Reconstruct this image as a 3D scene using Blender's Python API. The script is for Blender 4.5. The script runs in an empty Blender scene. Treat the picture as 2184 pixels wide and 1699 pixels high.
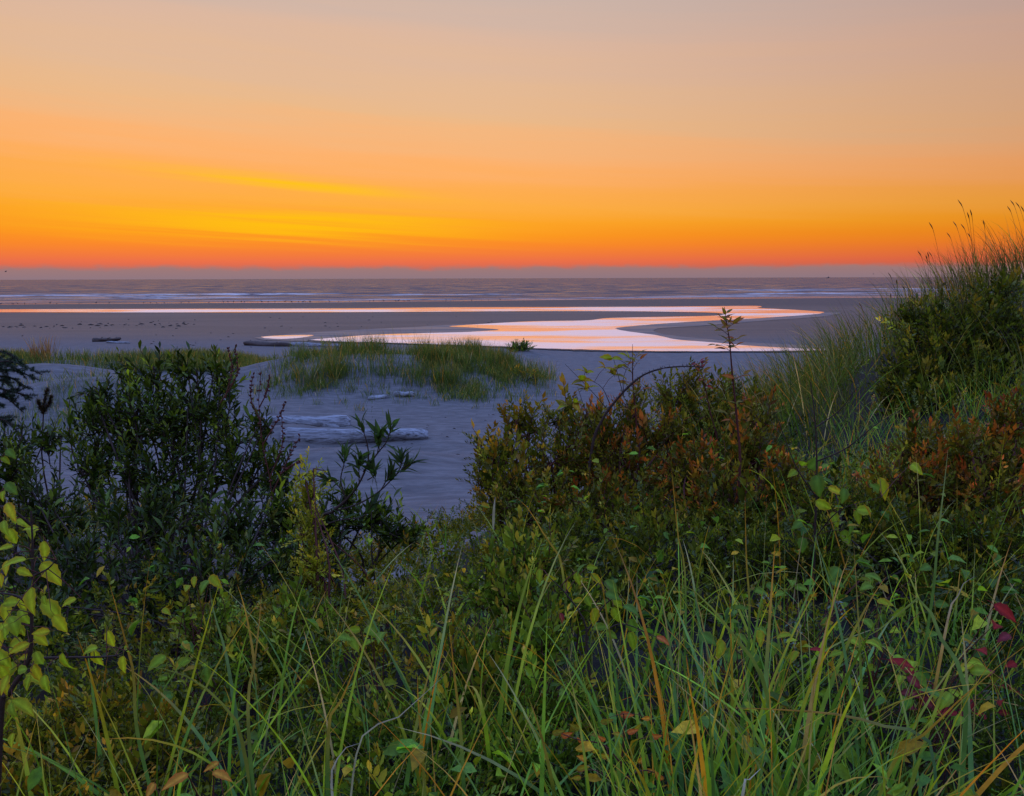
import bpy, math, random
import numpy as np
from mathutils import Vector, Matrix, Euler

scene = bpy.context.scene
COL = scene.collection
R = math.radians
rng = np.random.default_rng(7)
random.seed(7)

# ------------------------------------------------------------------ camera
CAM_H = 5.0
FPX = 1892.0                      # focal length in pixels of a 2184 px wide frame
cam = bpy.data.cameras.new('camera')
cam.sensor_width = 36.0
cam.lens = 36.0 * FPX / 2184.0
cam.clip_start = 0.05
cam.clip_end = 90000.0
cam_ob = bpy.data.objects.new('camera', cam)
COL.objects.link(cam_ob)
CAM_ROT = Euler((R(90.0 - 7.69), 0, 0)).to_matrix() @ Matrix.Rotation(R(-0.17), 3, 'Z')
cam_ob.matrix_world = Matrix.Translation((0, 0, CAM_H)) @ CAM_ROT.to_4x4()
scene.camera = cam_ob


def srgb(r, g, b):
    f = lambda c: (c / 255) / 12.92 if c <= 10 else ((c / 255 + 0.055) / 1.055) ** 2.4
    return (f(r), f(g), f(b), 1.0)


# ------------------------------------------------------------------ sky
world = bpy.data.worlds.new('World')
scene.world = world
world.use_nodes = True
NT = world.node_tree
NT.nodes.clear()


class NB:
    """small helper to wire shader nodes"""
    def __init__(self, nt):
        self.nt = nt

    def node(self, kind, **kw):
        n = self.nt.nodes.new(kind)
        for k, v in kw.items():
            setattr(n, k, v)
        return n

    def put(self, sock, v):
        if isinstance(v, bpy.types.NodeSocket):
            self.nt.links.new(v, sock)
        elif v is not None:
            sock.default_value = v

    def math(self, op, a, b=None, c=None, clamp=False):
        n = self.node('ShaderNodeMath', operation=op, use_clamp=clamp)
        self.put(n.inputs[0], a)
        if b is not None:
            self.put(n.inputs[1], b)
        if c is not None:
            self.put(n.inputs[2], c)
        return n.outputs[0]

    def smooth(self, x, a, b, lo=0.0, hi=1.0):
        n = self.node('ShaderNodeMapRange', interpolation_type='SMOOTHSTEP')
        self.put(n.inputs[0], x)
        for i, v in enumerate((a, b, lo, hi)):
            self.put(n.inputs[1 + i], v)
        return n.outputs[0]

    def mix(self, f, a, b, blend='MIX'):
        n = self.node('ShaderNodeMix', data_type='RGBA', blend_type=blend)
        self.put(n.inputs[0], f)
        self.put(n.inputs[6], a)
        self.put(n.inputs[7], b)
        return n.outputs[2]

    def ramp(self, x, stops):
        n = self.node('ShaderNodeValToRGB')
        el = n.color_ramp.elements
        while len(el) < len(stops):
            el.new(0.5)
        for e, (p, c) in zip(el, stops):
            e.position = p
            e.color = c
        self.put(n.inputs[0], x)
        return n.outputs[0]

    def noise(self, vec, scale, detail=3, rough=0.5, dim='3D'):
        n = self.node('ShaderNodeTexNoise', noise_dimensions=dim)
        if vec is not None:
            self.put(n.inputs['Vector'], vec)
        n.inputs['Scale'].default_value = scale
        n.inputs['Detail'].default_value = detail
        n.inputs['Roughness'].default_value = rough
        return n.outputs[0]

    def xyz(self, x, y, z):
        n = self.node('ShaderNodeCombineXYZ')
        for i, v in enumerate((x, y, z)):
            self.put(n.inputs[i], v)
        return n.outputs[0]

    def scaled(self, vec, s):
        n = self.node('ShaderNodeVectorMath', operation='MULTIPLY')
        self.put(n.inputs[0], vec)
        n.inputs[1].default_value = s
        return n.outputs[0]


def build_sky():
    b = NB(NT)
    geo = b.node('ShaderNodeTexCoord')
    nrm = b.node('ShaderNodeVectorMath', operation='NORMALIZE')
    b.put(nrm.inputs[0], geo.outputs['Generated'])
    sep = b.node('ShaderNodeSeparateXYZ')
    b.put(sep.inputs[0], nrm.outputs[0])
    x, y, z = sep.outputs
    e = b.math('MULTIPLY', b.math('ARCSINE', z), 57.2958)         # elevation, degrees
    az = b.math('MULTIPLY', b.math('ARCTAN2', x, y), 57.2958)     # azimuth, 0 = straight out to sea
    da = b.math('ABSOLUTE', b.math('ADD', az, 14.0))              # angle from the afterglow
    # long level streaks in the thin cloud
    sv = b.xyz(b.math('ADD', b.math('MULTIPLY', az, 0.05), 0), b.math('MULTIPLY', b.math('ADD', e, b.math('MULTIPLY', az, 0.055)), 1.0), 0.0)
    st = b.math('SUBTRACT', b.noise(sv, 0.62, 4, 0.55), 0.5)
    st2 = b.math('SUBTRACT', b.noise(b.scaled(sv, (1.3, 3.2, 1)), 0.8, 3, 0.5), 0.5)
    amp = b.math('MULTIPLY', b.smooth(e, 1.0, 9.0), 3.4)
    ep = b.math('ADD', e, b.math('MULTIPLY', st, amp))
    tilt = b.math('MULTIPLY', b.math('MULTIPLY', az, 0.038), b.smooth(e, 1.5, 8.0))
    tilt = b.math('MAXIMUM', b.math('MINIMUM', tilt, 1.6), -1.6)
    ep = b.math('ADD', ep, tilt)
    ep = b.math('ADD', ep, b.math('MULTIPLY', st2, b.math('MULTIPLY', b.smooth(e, 0.8, 5.0), 0.5)))
    s = lambda d: math.sqrt(max(d, 0) / 90.0)
    f = b.math('SQRT', b.math('DIVIDE', b.math('MAXIMUM', ep, 0.0), 90.0))
    warm = b.ramp(f, [
        (s(0), srgb(176, 112, 104)), (s(0.6), srgb(205, 106, 88)), (s(1.05), srgb(236, 112, 74)), (s(1.6), srgb(246, 126, 56)), (s(2.1), srgb(252, 138, 42)),
        (s(2.7), srgb(254, 150, 34)), (s(3.5), srgb(255, 165, 40)), (s(4.4), srgb(255, 174, 66)), (s(5.4), srgb(255, 174, 80)),
        (s(6.2), srgb(255, 176, 98)), (s(7.1), srgb(253, 179, 112)), (s(8.4), srgb(246, 183, 126)), (s(9.6), srgb(236, 186, 138)), (s(11.5), srgb(229, 186, 149)),
        (s(14.0), srgb(221, 184, 160)), (s(16.5), srgb(206, 182, 170)), (s(20), srgb(196, 184, 184)), (s(28), srgb(180, 186, 216)),
        (s(42), srgb(148, 180, 250)), (s(90), srgb(132, 166, 250))])
    # yellow light in the veil right above the hidden sun
    def lobe(az0, e0, slope, saz, se, wob_amp):
        dz = b.math('DIVIDE', b.math('SUBTRACT', az, az0), saz)
        ee = b.math('SUBTRACT', b.math('SUBTRACT', e, e0), b.math('MULTIPLY', b.math('SUBTRACT', az, az0), slope))
        ee = b.math('DIVIDE', b.math('ADD', ee, b.math('MULTIPLY', st2, wob_amp)), se)
        q = b.math('ADD', b.math('MULTIPLY', dz, dz), b.math('MULTIPLY', ee, ee))
        return b.math('POWER', 2.718, b.math('MULTIPLY', q, -1.0))
    ga = b.math('MAXIMUM', lobe(-13.5, 5.75, -0.085, 7.0, 0.36, 0.8), b.math('MULTIPLY', lobe(-14.0, 3.25, -0.02, 11.0, 0.75, 2.6), 0.9))
    warm = b.mix(b.math('MULTIPLY', ga, 0.85), warm, srgb(255, 198, 10))
    # the sky dims away from the afterglow
    dim = b.smooth(da, 8.0, 75.0, 1.0, 0.62)
    warm = b.mix(1.0, warm, b.xyz(dim, b.math('POWER', dim, 1.25), b.math('POWER', dim, 1.1)), 'MULTIPLY')
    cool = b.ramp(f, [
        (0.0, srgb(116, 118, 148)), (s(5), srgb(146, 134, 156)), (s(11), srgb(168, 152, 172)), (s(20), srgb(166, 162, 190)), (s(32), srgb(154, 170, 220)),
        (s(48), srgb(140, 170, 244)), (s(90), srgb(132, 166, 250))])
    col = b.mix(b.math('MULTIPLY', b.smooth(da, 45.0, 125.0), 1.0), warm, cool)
    # low bank of mauve cloud on the horizon, ragged on top
    cv = b.xyz(b.math('MULTIPLY', az, 0.45), b.math('MULTIPLY', e, 1.3), 3.0)
    puff = b.noise(cv, 1.0, 6, 0.62)
    puff2 = b.noise(b.xyz(b.math('MULTIPLY', az, 0.12), 0.0, 9.0), 1.0, 2, 0.5)
    top = b.math('ADD', b.math('MULTIPLY', b.math('SUBTRACT', puff, 0.5), 0.85), b.math('MULTIPLY', b.math('SUBTRACT', puff2, 0.5), 0.35))
    bank = b.smooth(b.math('SUBTRACT', e, top), 0.9, 0.5)
    bc = b.ramp(b.math('DIVIDE', e, 2.0), [(0.0, srgb(136, 120, 132)), (0.22, srgb(146, 122, 126)), (0.42, srgb(158, 124, 120)), (0.7, srgb(178, 124, 110))])
    bc = b.mix(b.smooth(da, 40.0, 120.0), bc, srgb(110, 110, 140))
    col = b.mix(b.math('MULTIPLY', bank, 0.88), col, bc)
    up = b.smooth(e, 16.0, 56.0, 1.0, 2.6)          # upper sky out of view, brightened to light the plants
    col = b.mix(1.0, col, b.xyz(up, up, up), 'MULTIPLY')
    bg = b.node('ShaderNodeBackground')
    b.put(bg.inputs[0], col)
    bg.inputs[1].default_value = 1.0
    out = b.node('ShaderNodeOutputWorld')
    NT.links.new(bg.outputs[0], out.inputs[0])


build_sky()
# the sun has set behind the cloud bank: no sun lamp, the afterglow and the upper sky give the light
vs = scene.view_settings
scene.display_settings.display_device = 'sRGB'
vs.view_transform = 'Standard'
vs.look = 'None'
vs.exposure = 0.0
vs.gamma = 1.0
vs.use_curve_mapping = False
scene.render.engine = 'CYCLES'
cy = scene.cycles
cy.max_bounces = 6
cy.diffuse_bounces = 3
cy.glossy_bounces = 3
cy.transmission_bounces = 4
cy.transparent_max_bounces = 4
cy.caustics_reflective = False
cy.caustics_refractive = False
cy.use_denoising = True
cy.denoiser = 'OPENIMAGEDENOISE'


# ------------------------------------------------------------------ mesh helpers
def P(u, v, d):
    """point at distance d (m along +Y) seen at (u, v) of the 2184x1699 photo"""
    r = CAM_ROT @ Vector(((u - 1092) / FPX, -(v - 849.5) / FPX, -1.0))
    k = d / r.y
    return np.array((r.x * k, d, CAM_H + r.z * k))


def G(u, v, z=0.0):
    """point of the level z seen at (u, v)"""
    r = CAM_ROT @ Vector(((u - 1092) / FPX, -(v - 849.5) / FPX, -1.0))
    k = (z - CAM_H) / r.z
    return np.array((r.x * k, r.y * k, z))


class MB:
    def __init__(self):
        self.V, self.F3, self.F4, self.C, self.n = [], [], [], [], 0

    def add(self, V, F, C=None):
        V = np.asarray(V, float).reshape(-1, 3)
        F = np.asarray(F, int)
        self.V.append(V)
        (self.F3 if F.shape[1] == 3 else self.F4).append(F + self.n)
        if C is None:
            C = np.ones((len(V), 3)) * 0.5
        C = np.broadcast_to(np.asarray(C, float), (len(V), 3))
        self.C.append(C)
        self.n += len(V)

    def mesh(self, name, smooth=False):
        me = bpy.data.meshes.new(name)
        V = np.concatenate(self.V)
        me.vertices.add(len(V))
        me.vertices.foreach_set('co', V.astype(np.float32).ravel())
        f3 = np.concatenate(self.F3) if self.F3 else np.zeros((0, 3), int)
        f4 = np.concatenate(self.F4) if self.F4 else np.zeros((0, 4), int)
        loops = np.concatenate([f3.ravel(), f4.ravel()])
        me.loops.add(len(loops))
        me.loops.foreach_set('vertex_index', loops.astype(np.int32))
        me.polygons.add(len(f3) + len(f4))
        starts = np.concatenate([np.arange(len(f3)) * 3, len(f3) * 3 + np.arange(len(f4)) * 4])
        me.polygons.foreach_set('loop_start', starts.astype(np.int32))
        if smooth:
            me.polygons.foreach_set('use_smooth', np.ones(len(starts), bool))
        at = me.attributes.new('tint', 'FLOAT_COLOR', 'POINT')
        C = np.concatenate(self.C)
        at.data.foreach_set('color', np.concatenate([C, np.ones((len(C), 1))], 1).astype(np.float32).ravel())
        me.update(calc_edges=True)
        me.validate()
        return me

    def build(self, name, mat, parent=None, kind=None, smooth=False, loc=None):
        me = self.mesh(name, smooth)
        me.materials.append(mat)
        o = bpy.data.objects.new(name, me)
        COL.objects.link(o)
        if parent is not None:
            o.parent = parent
            o.matrix_parent_inverse = Matrix.Translation(-Vector(parent.location))
        if kind:
            o['kind'] = kind
        return o


def tag(o, label=None, cat=None, group=None, kind=None):
    if label:
        o['label'] = label
    if cat:
        o['category'] = cat
    if group:
        o['group'] = group
    if kind:
        o['kind'] = kind
    return o


def thing(name, label, cat, loc, group=None):
    o = bpy.data.objects.new(name, None)
    o.empty_display_size = 0.1
    o.location = tuple(loc)
    COL.objects.link(o)
    return tag(o, label, cat, group)


def unit(a):
    return a / np.maximum(np.linalg.norm(a, axis=-1, keepdims=True), 1e-9)


def tube(pts, rad, sides=5, cap=True):
    pts = np.asarray(pts, float)
    m = len(pts)
    rad = np.broadcast_to(np.asarray(rad, float), (m,))
    t = unit(np.gradient(pts, axis=0))
    ref = np.array((0.31, 0.17, 0.93)) if abs(t[0, 2]) < 0.8 else np.array((0.93, 0.21, 0.1))
    a = unit(np.cross(t, ref))
    b = np.cross(t, a)
    an = np.arange(sides) * 2 * np.pi / sides
    V = pts[:, None] + rad[:, None, None] * (np.cos(an)[None, :, None] * a[:, None] + np.sin(an)[None, :, None] * b[:, None])
    i = np.arange(m - 1)[:, None] * sides
    j = np.arange(sides)[None]
    k = (j + 1) % sides
    F = np.stack([i + j, i + k, i + sides + k, i + sides + j], -1).reshape(-1, 4)
    return V.reshape(-1, 3), F


def curve_pts(ctrl, n=14):
    """Catmull-Rom through control points"""
    c = np.asarray(ctrl, float)
    c = np.concatenate([[2 * c[0] - c[1]], c, [2 * c[-1] - c[-2]]])
    out = []
    seg = len(c) - 3
    for t in np.linspace(0, seg - 1e-6, n):
        i = int(t)
        f = t - i
        p0, p1, p2, p3 = c[i:i + 4]
        out.append(0.5 * (2 * p1 + (p2 - p0) * f + (2 * p0 - 5 * p1 + 4 * p2 - p3) * f * f + (3 * p1 - p0 - 3 * p2 + p3) * f ** 3))
    return np.array(out)


def frames(D, up=None, roll=0.0):
    """k rotation matrices with columns x, y = D, z near up"""
    D = unit(D)
    if up is None:
        up = np.array((0, 0, 1.0)) + rng.normal(0, roll, D.shape)
    x = unit(np.cross(D, up))
    z = np.cross(x, D)
    return np.stack([x, D, z], -1)


def place(T, M, O, S):
    """template T (n,3) at k frames -> (k*n,3)"""
    return (np.einsum('kij,nj->kni', M, T) * np.asarray(S)[:, None, None] + O[:, None]).reshape(-1, 3)


def rep(F, k, n):
    return (F[None] + (np.arange(k) * n)[:, None, None]).reshape(-1, F.shape[1])


# ------------------------------------------------------------------ materials
def new_mat(name):
    m = bpy.data.materials.new(name)
    m.use_nodes = True
    m.node_tree.nodes.clear()
    b = NB(m.node_tree)
    out = b.node('ShaderNodeOutputMaterial')
    return m, b, out


def principled(b, out, color, rough=0.8, spec=0.5, normal=None):
    p = b.node('ShaderNodeBsdfPrincipled')
    b.put(p.inputs['Base Color'], color)
    b.put(p.inputs['Roughness'], rough)
    p.inputs['Specular IOR Level'].default_value = spec
    if normal is not None:
        b.put(p.inputs['Normal'], normal)
    b.put(out.inputs[0], p.outputs[0])
    return p


def leaf_mat(name, rough=0.42, trans=0.3, spec=0.5, mottle=30.0, veins=False):
    m, b, out = new_mat(name)
    a = b.node('ShaderNodeAttribute', attribute_name='tint')
    tc = b.node('ShaderNodeTexCoord')
    n = b.noise(tc.outputs['Object'], mottle, 3, 0.6)
    k = b.smooth(n, 0.25, 0.75, 0.7, 1.25)
    col = b.mix(1.0, a.outputs['Color'], b.xyz(k, k, k), 'MULTIPLY')
    p = b.node('ShaderNodeBsdfPrincipled')
    b.put(p.inputs['Base Color'], col)
    b.put(p.inputs['Roughness'], b.smooth(n, 0.3, 0.7, rough * 0.8, rough * 1.3))
    p.inputs['Specular IOR Level'].default_value = spec
    if veins:
        bump = b.node('ShaderNodeBump')
        bump.inputs['Strength'].default_value = 0.5
        bump.inputs['Distance'].default_value = 0.002
        b.put(bump.inputs['Height'], b.noise(tc.outputs['Object'], 260.0, 2, 0.6))
        b.put(p.inputs['Normal'], bump.outputs[0])
    t = b.node('ShaderNodeBsdfTranslucent')
    b.put(t.inputs[0], b.mix(1.0, col, (1.5, 1.55, 0.7, 1), 'MULTIPLY'))
    mx = b.node('ShaderNodeMixShader')
    mx.inputs[0].default_value = trans
    b.put(mx.inputs[1], p.outputs[0])
    b.put(mx.inputs[2], t.outputs[0])
    b.put(out.inputs[0], mx.outputs[0])
    return m


def bark_mat(name, c1, c2, scale=60.0, rough=0.8):
    m, b, out = new_mat(name)
    tc = b.node('ShaderNodeTexCoord')
    n = b.noise(tc.outputs['Object'], scale, 4, 0.6)
    bump = b.node('ShaderNodeBump')
    bump.inputs['Strength'].default_value = 0.6
    bump.inputs['Distance'].default_value = 0.004
    b.put(bump.inputs['Height'], n)
    principled(b, out, b.mix(n, c1, c2), rough, 0.3, bump.outputs[0])
    return m


M_LEAF = leaf_mat('glossy_leaf', 0.34, 0.30, 0.2, 25)
M_WAXY = leaf_mat('myrtle_leaf', 0.42, 0.22, 0.2, 20)
M_BROAD = leaf_mat('broad_leaf', 0.5, 0.45, 0.13, 90, True)
M_GRASS = leaf_mat('grass_blade', 0.5, 0.42, 0.12, 12)
M_DUNE = leaf_mat('dune_grass', 0.6, 0.35, 0.3, 3)
M_NEEDLE = leaf_mat('needles', 0.5, 0.15, 0.4, 20)
M_BARK = bark_mat('dark_bark', (0.018, 0.011, 0.009, 1), (0.06, 0.035, 0.028, 1), 80)
M_REDBARK = bark_mat('red_twig', (0.05, 0.012, 0.010, 1), (0.11, 0.03, 0.02, 1), 60)
M_DARKWOOD = bark_mat('wet_driftwood', (0.022, 0.018, 0.018, 1), (0.10, 0.075, 0.065, 1), 6)


def wood_mat():
    m, b, out = new_mat('silver_driftwood')
    tc = b.node('ShaderNodeTexCoord')
    v = b.scaled(tc.outputs['Object'], (1.0, 11.0, 11.0))
    n = b.noise(v, 2.0, 6, 0.65)
    n2 = b.noise(tc.outputs['Object'], 3.0, 4, 0.6)
    col = b.ramp(n, [(0.33, (0.02, 0.018, 0.018, 1)), (0.41, (0.12, 0.123, 0.13, 1)), (0.53, (0.22, 0.235, 0.265, 1)), (0.70, (0.31, 0.33, 0.37, 1))])
    col = b.mix(b.smooth(n2, 0.55, 0.78), col, (0.10, 0.09, 0.085, 1))
    bump = b.node('ShaderNodeBump')
    bump.inputs['Strength'].default_value = 0.9
    bump.inputs['Distance'].default_value = 0.03
    b.put(bump.inputs['Height'], n)
    principled(b, out, col, 0.85, 0.2, bump.outputs[0])
    return m


M_WOOD = wood_mat()


def sand_mat():
    """tint.r = wetness, tint.g = plant litter with shade painted in"""
    m, b, out = new_mat('sand')
    a = b.node('ShaderNodeAttribute', attribute_name='tint')
    sep = b.node('ShaderNodeSeparateColor')
    b.put(sep.inputs[0], a.outputs['Color'])
    wet, lit = sep.outputs[0], sep.outputs[1]
    tc = b.node('ShaderNodeTexCoord')
    o = tc.outputs['Object']
    fine = b.noise(o, 55.0, 3, 0.7)
    mid = b.noise(b.scaled(o, (1.0, 2.2, 1.0)), 1.7, 5, 0.6)
    big = b.noise(b.scaled(o, (0.4, 1.6, 1.0)), 0.12, 4, 0.6)
    streak = b.noise(b.scaled(o, (0.05, 0.5, 1.0)), 0.8, 4, 0.6)
    dry = b.mix(b.smooth(mid, 0.35, 0.7), (0.084, 0.081, 0.083, 1), (0.134, 0.130, 0.132, 1))
    dry = b.mix(b.smooth(fine, 0.55, 0.8, 0.0, 0.5), dry, (0.055, 0.053, 0.053, 1))
    damp = b.mix(b.smooth(big, 0.35, 0.65), (0.062, 0.035, 0.024, 1), (0.090, 0.052, 0.037, 1))
    damp = b.mix(b.smooth(streak, 0.45, 0.7, 0.0, 0.7), damp, (0.046, 0.027, 0.021, 1))
    col = b.mix(wet, dry, damp)
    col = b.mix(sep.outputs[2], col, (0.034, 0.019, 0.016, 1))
    col = b.mix(lit, col, b.mix(mid, (0.005, 0.004, 0.002, 1), (0.013, 0.010, 0.005, 1)))  # litter, blackened so its colour deepens the shade between plants
    h = b.math('ADD', b.math('MULTIPLY', mid, 0.7), b.math('MULTIPLY', fine, 0.18))
    rip = b.node('ShaderNodeTexWave', wave_type='BANDS', bands_direction='Y')
    b.put(rip.inputs['Vector'], o)
    rip.inputs['Scale'].default_value = 1.6
    rip.inputs['Distortion'].default_value = 6.0
    rip.inputs['Detail'].default_value = 2.0
    rip.inputs['Detail Scale'].default_value = 0.8
    h = b.math('ADD', h, b.math('MULTIPLY', rip.outputs[1], 0.12))
    vor = b.node('ShaderNodeTexVoronoi')                       # old footprints, here and there
    b.put(vor.inputs['Vector'], b.scaled(o, (1.0, 0.62, 1.0)))
    vor.inputs['Scale'].default_value = 1.5
    trod = b.smooth(b.noise(b.scaled(o, (0.5, 0.25, 1.0)), 0.6, 2), 0.48, 0.6)
    h = b.math('SUBTRACT', h, b.math('MULTIPLY', b.math('MULTIPLY', b.smooth(vor.outputs['Distance'], 0.30, 0.12), trod), 0.55))
    bump = b.node('ShaderNodeBump')
    bump.inputs['Strength'].default_value = 0.6
    bump.inputs['Distance'].default_value = 0.10
    b.put(bump.inputs['Height'], h)
    p = principled(b, out, col, b.smooth(wet, 0.0, 1.0, 0.95, 0.62), 0.3, bump.outputs[0])
    return m


M_SAND = sand_mat()


def water_mat(name, base, bumps, rough=(0.05, 0.3, 0.1), foam=False, metal=0.0):
    m, b, out = new_mat(name)
    tc = b.node('ShaderNodeTexCoord')
    o = tc.outputs['Object']
    h = None
    for sc, sx, sy, amp, det in bumps:
        n = b.math('MULTIPLY', b.noise(b.scaled(o, (sx, sy, 1.0)), sc, det, 0.6), amp)
        h = n if h is None else b.math('ADD', h, n)
    bump = b.node('ShaderNodeBump')
    bump.inputs['Strength'].default_value = 1.0
    bump.inputs['Distance'].default_value = 1.0
    b.put(bump.inputs['Height'], h)
    p = b.node('ShaderNodeBsdfPrincipled')
    p.inputs['Base Color'].default_value = base
    rn = b.noise(b.scaled(o, (rough[2] * 0.25, rough[2] * rough[3], 1.0)), 1.0, 5, 0.62)
    b.put(p.inputs['Roughness'], b.smooth(rn, 0.43, 0.57, rough[0], rough[1]))
    p.inputs['Metallic'].default_value = metal
    p.inputs['IOR'].default_value = 1.333 if foam else 1.5
    b.put(p.inputs['Normal'], bump.outputs[0])
    if foam:
        a = b.node('ShaderNodeAttribute', attribute_name='tint')
        sep = b.node('ShaderNodeSeparateColor')
        b.put(sep.inputs[0], a.outputs['Color'])
        fn = b.noise(b.scaled(o, (0.25, 1.0, 1.0)), 0.5, 5, 0.7)
        b.put(p.inputs['Roughness'], b.math('MULTIPLY', b.smooth(rn, 0.38, 0.6, rough[0], rough[1]), b.math('SUBTRACT', 1.0, sep.outputs[1])))
        body = b.node('ShaderNodeBsdfDiffuse')              # light that comes back out of the turbid water
        body.inputs[0].default_value = (0.056, 0.042, 0.054, 1)
        mw = b.node('ShaderNodeMixShader')
        b.put(mw.inputs[0], b.math('MULTIPLY', b.math('SUBTRACT', 1.0, sep.outputs[1]), b.smooth(rn, 0.35, 0.62, 0.28, 0.60)))
        b.put(mw.inputs[1], p.outputs[0])
        b.put(mw.inputs[2], body.outputs[0])
        fm = b.math('MULTIPLY', sep.outputs[0], b.smooth(fn, 0.37, 0.55), clamp=True)
        d = b.node('ShaderNodeBsdfDiffuse')
        d.inputs[0].default_value = (0.72, 0.68, 0.68, 1)
        mx = b.node('ShaderNodeMixShader')
        b.put(mx.inputs[0], fm)
        b.put(mx.inputs[1], mw.outputs[0])
        b.put(mx.inputs[2], d.outputs[0])
        b.put(out.inputs[0], mx.outputs[0])
    else:
        b.put(out.inputs[0], p.outputs[0])
    return m


M_SEA = water_mat('sea_water', (0.085, 0.055, 0.06, 1), [(0.10, 0.35, 1.0, 2.6, 5), (0.5, 0.4, 1.0, 0.5, 4)], (0.16, 0.46, 0.12, 1.6), True)
M_CREEK = water_mat('creek_water', (0.9, 0.88, 0.88, 1), [(0.7, 0.3, 1.0, 0.03, 4), (3.0, 0.35, 1.0, 0.008, 3)], (0.05, 0.29, 0.12, 0.8), metal=0.65)


# ------------------------------------------------------------------ terrain
def sm(a, b, x):
    t = np.clip((x - a) / (b - a), 0, 1)
    return t * t * (3 - 2 * t)


_ph = rng.uniform(0, 6.28, (40, 2))
_dr = rng.normal(0, 1, (40, 2))


def wob(x, y, f, k0, n=7):
    s = 0
    for i in range(k0, k0 + n):
        s = s + np.sin(_dr[i, 0] * x * f + _dr[i, 1] * y * f + _ph[i, 0])
    return s / n


def shore(x):
    return 203.0 + 0.22 * np.clip(x, -160, 200) + 1.5 * np.sin(x * 0.05) + 0.7 * np.sin(x * 0.17)


def height(x, y):
    x = np.asarray(x, float)
    y = np.asarray(y, float)
    yr = y - 0.8 * np.maximum(0, x - 0.6) * sm(30, 12, y)
    F = 3.62 - 2.42 * sm(4.5, 15, yr) - 0.65 * sm(13, 24, yr)
    F = F - 0.55 * sm(33, 52, y)
    g = lambda cx, cy, rx, ry: np.exp(-((x - cx) / rx) ** 2 - ((y - cy) / ry) ** 2)
    z = F
    z = z + 1.42 * g(6.3, 10.5, 3.0, 5.0) + 0.9 * g(14, 14, 5, 6)
    z = z - 0.45 * sm(-0.5, -4.0, x) * sm(12, 5, y)
    z = z + 1.35 * np.exp(-np.abs((x + 4.5) / 5.2) ** 4 - np.abs((y - 37) / 3.8) ** 2.5)
    z = z + 0.95 * g(-20, 38, 4, 2.5) + 0.85 * g(-10.7, 38.5, 2.6, 2.0)
    z = z + 1.15 * g(-14, 30, 4.2, 2.2) + 0.9 * g(-24, 31, 5, 3)
    z = z + 0.75 * np.exp(-((y - 45) / 3) ** 2) * sm(-11, -15, x) + 0.4 * np.exp(-((y - 43) / 2.5) ** 2) * sm(-13, -9, x) * sm(0, -4, x)
    z = z + 0.38 * g(-6.3, 24.6, 1.5, 0.9) - 0.45 * g(-4.9, 22.7, 2.4, 0.9) + 0.42 * g(-4.0, 20.0, 3.2, 1.3) - 0.2 * g(-2.0, 16.5, 3.0, 1.2)
    z = z - 0.75 * g(-1.1, 7.2, 1.0, 3.0)
    z = z + 0.35 * g(0.7, 57.5, 1.6, 1.2)
    rough = sm(60, 45, y)
    z = z + rough * (0.05 * wob(x, y, 1.1, 0) + 0.018 * wob(x, y, 4.5, 8)) + 0.04 * rough * sm(8, 14, y) * wob(x, y, 0.5, 16)
    z = z + 0.03 * wob(x, y, 0.08, 24) * sm(175, 182, y)
    z = z - 0.5 * sm(-6, 26, y - shore(x))
    return z


def h1(x, y):
    return float(height(np.array([x]), np.array([y]))[0])


def steps(a, b, s0, growth, smax=1e9):
    out, s = [a], s0
    while out[-1] < b:
        out.append(out[-1] + s)
        s = min(s * growth, smax)
    return np.array(out)


def make_ground():
    xp = np.concatenate([np.arange(0, 11, 0.13), steps(11.1, 900, 0.16, 1.045)])
    xs = np.concatenate([-xp[:0:-1], xp])
    ys = np.concatenate([-steps(4, 60, 0.5, 1.3)[::-1], np.arange(-3.6, 12, 0.14), np.arange(12.05, 48, 0.2), steps(48.3, 250, 0.3, 1.02)])
    X, Y = np.meshgrid(xs, ys)
    Z = height(X, Y)
    # wetness: damp strand beyond the creek bank; litter: under the dune vegetation
    wet = sm(56, 84, Y + 3 * wob(X, Y, 0.1, 0) + 0.12 * np.minimum(X, 0))
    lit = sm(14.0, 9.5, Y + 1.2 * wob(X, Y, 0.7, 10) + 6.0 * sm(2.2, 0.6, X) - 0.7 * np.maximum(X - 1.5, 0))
    mb = MB()
    nx, ny = len(xs), len(ys)
    i = (np.arange(ny - 1)[:, None] * nx + np.arange(nx - 1)[None]).ravel()
    F = np.stack([i, i + 1, i + nx + 1, i + nx], -1)
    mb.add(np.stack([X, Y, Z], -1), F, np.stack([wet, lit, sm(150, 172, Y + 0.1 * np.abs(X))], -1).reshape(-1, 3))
    tag(mb.build('sand_beach', M_SAND, smooth=True), kind='structure')


make_ground()


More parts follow.
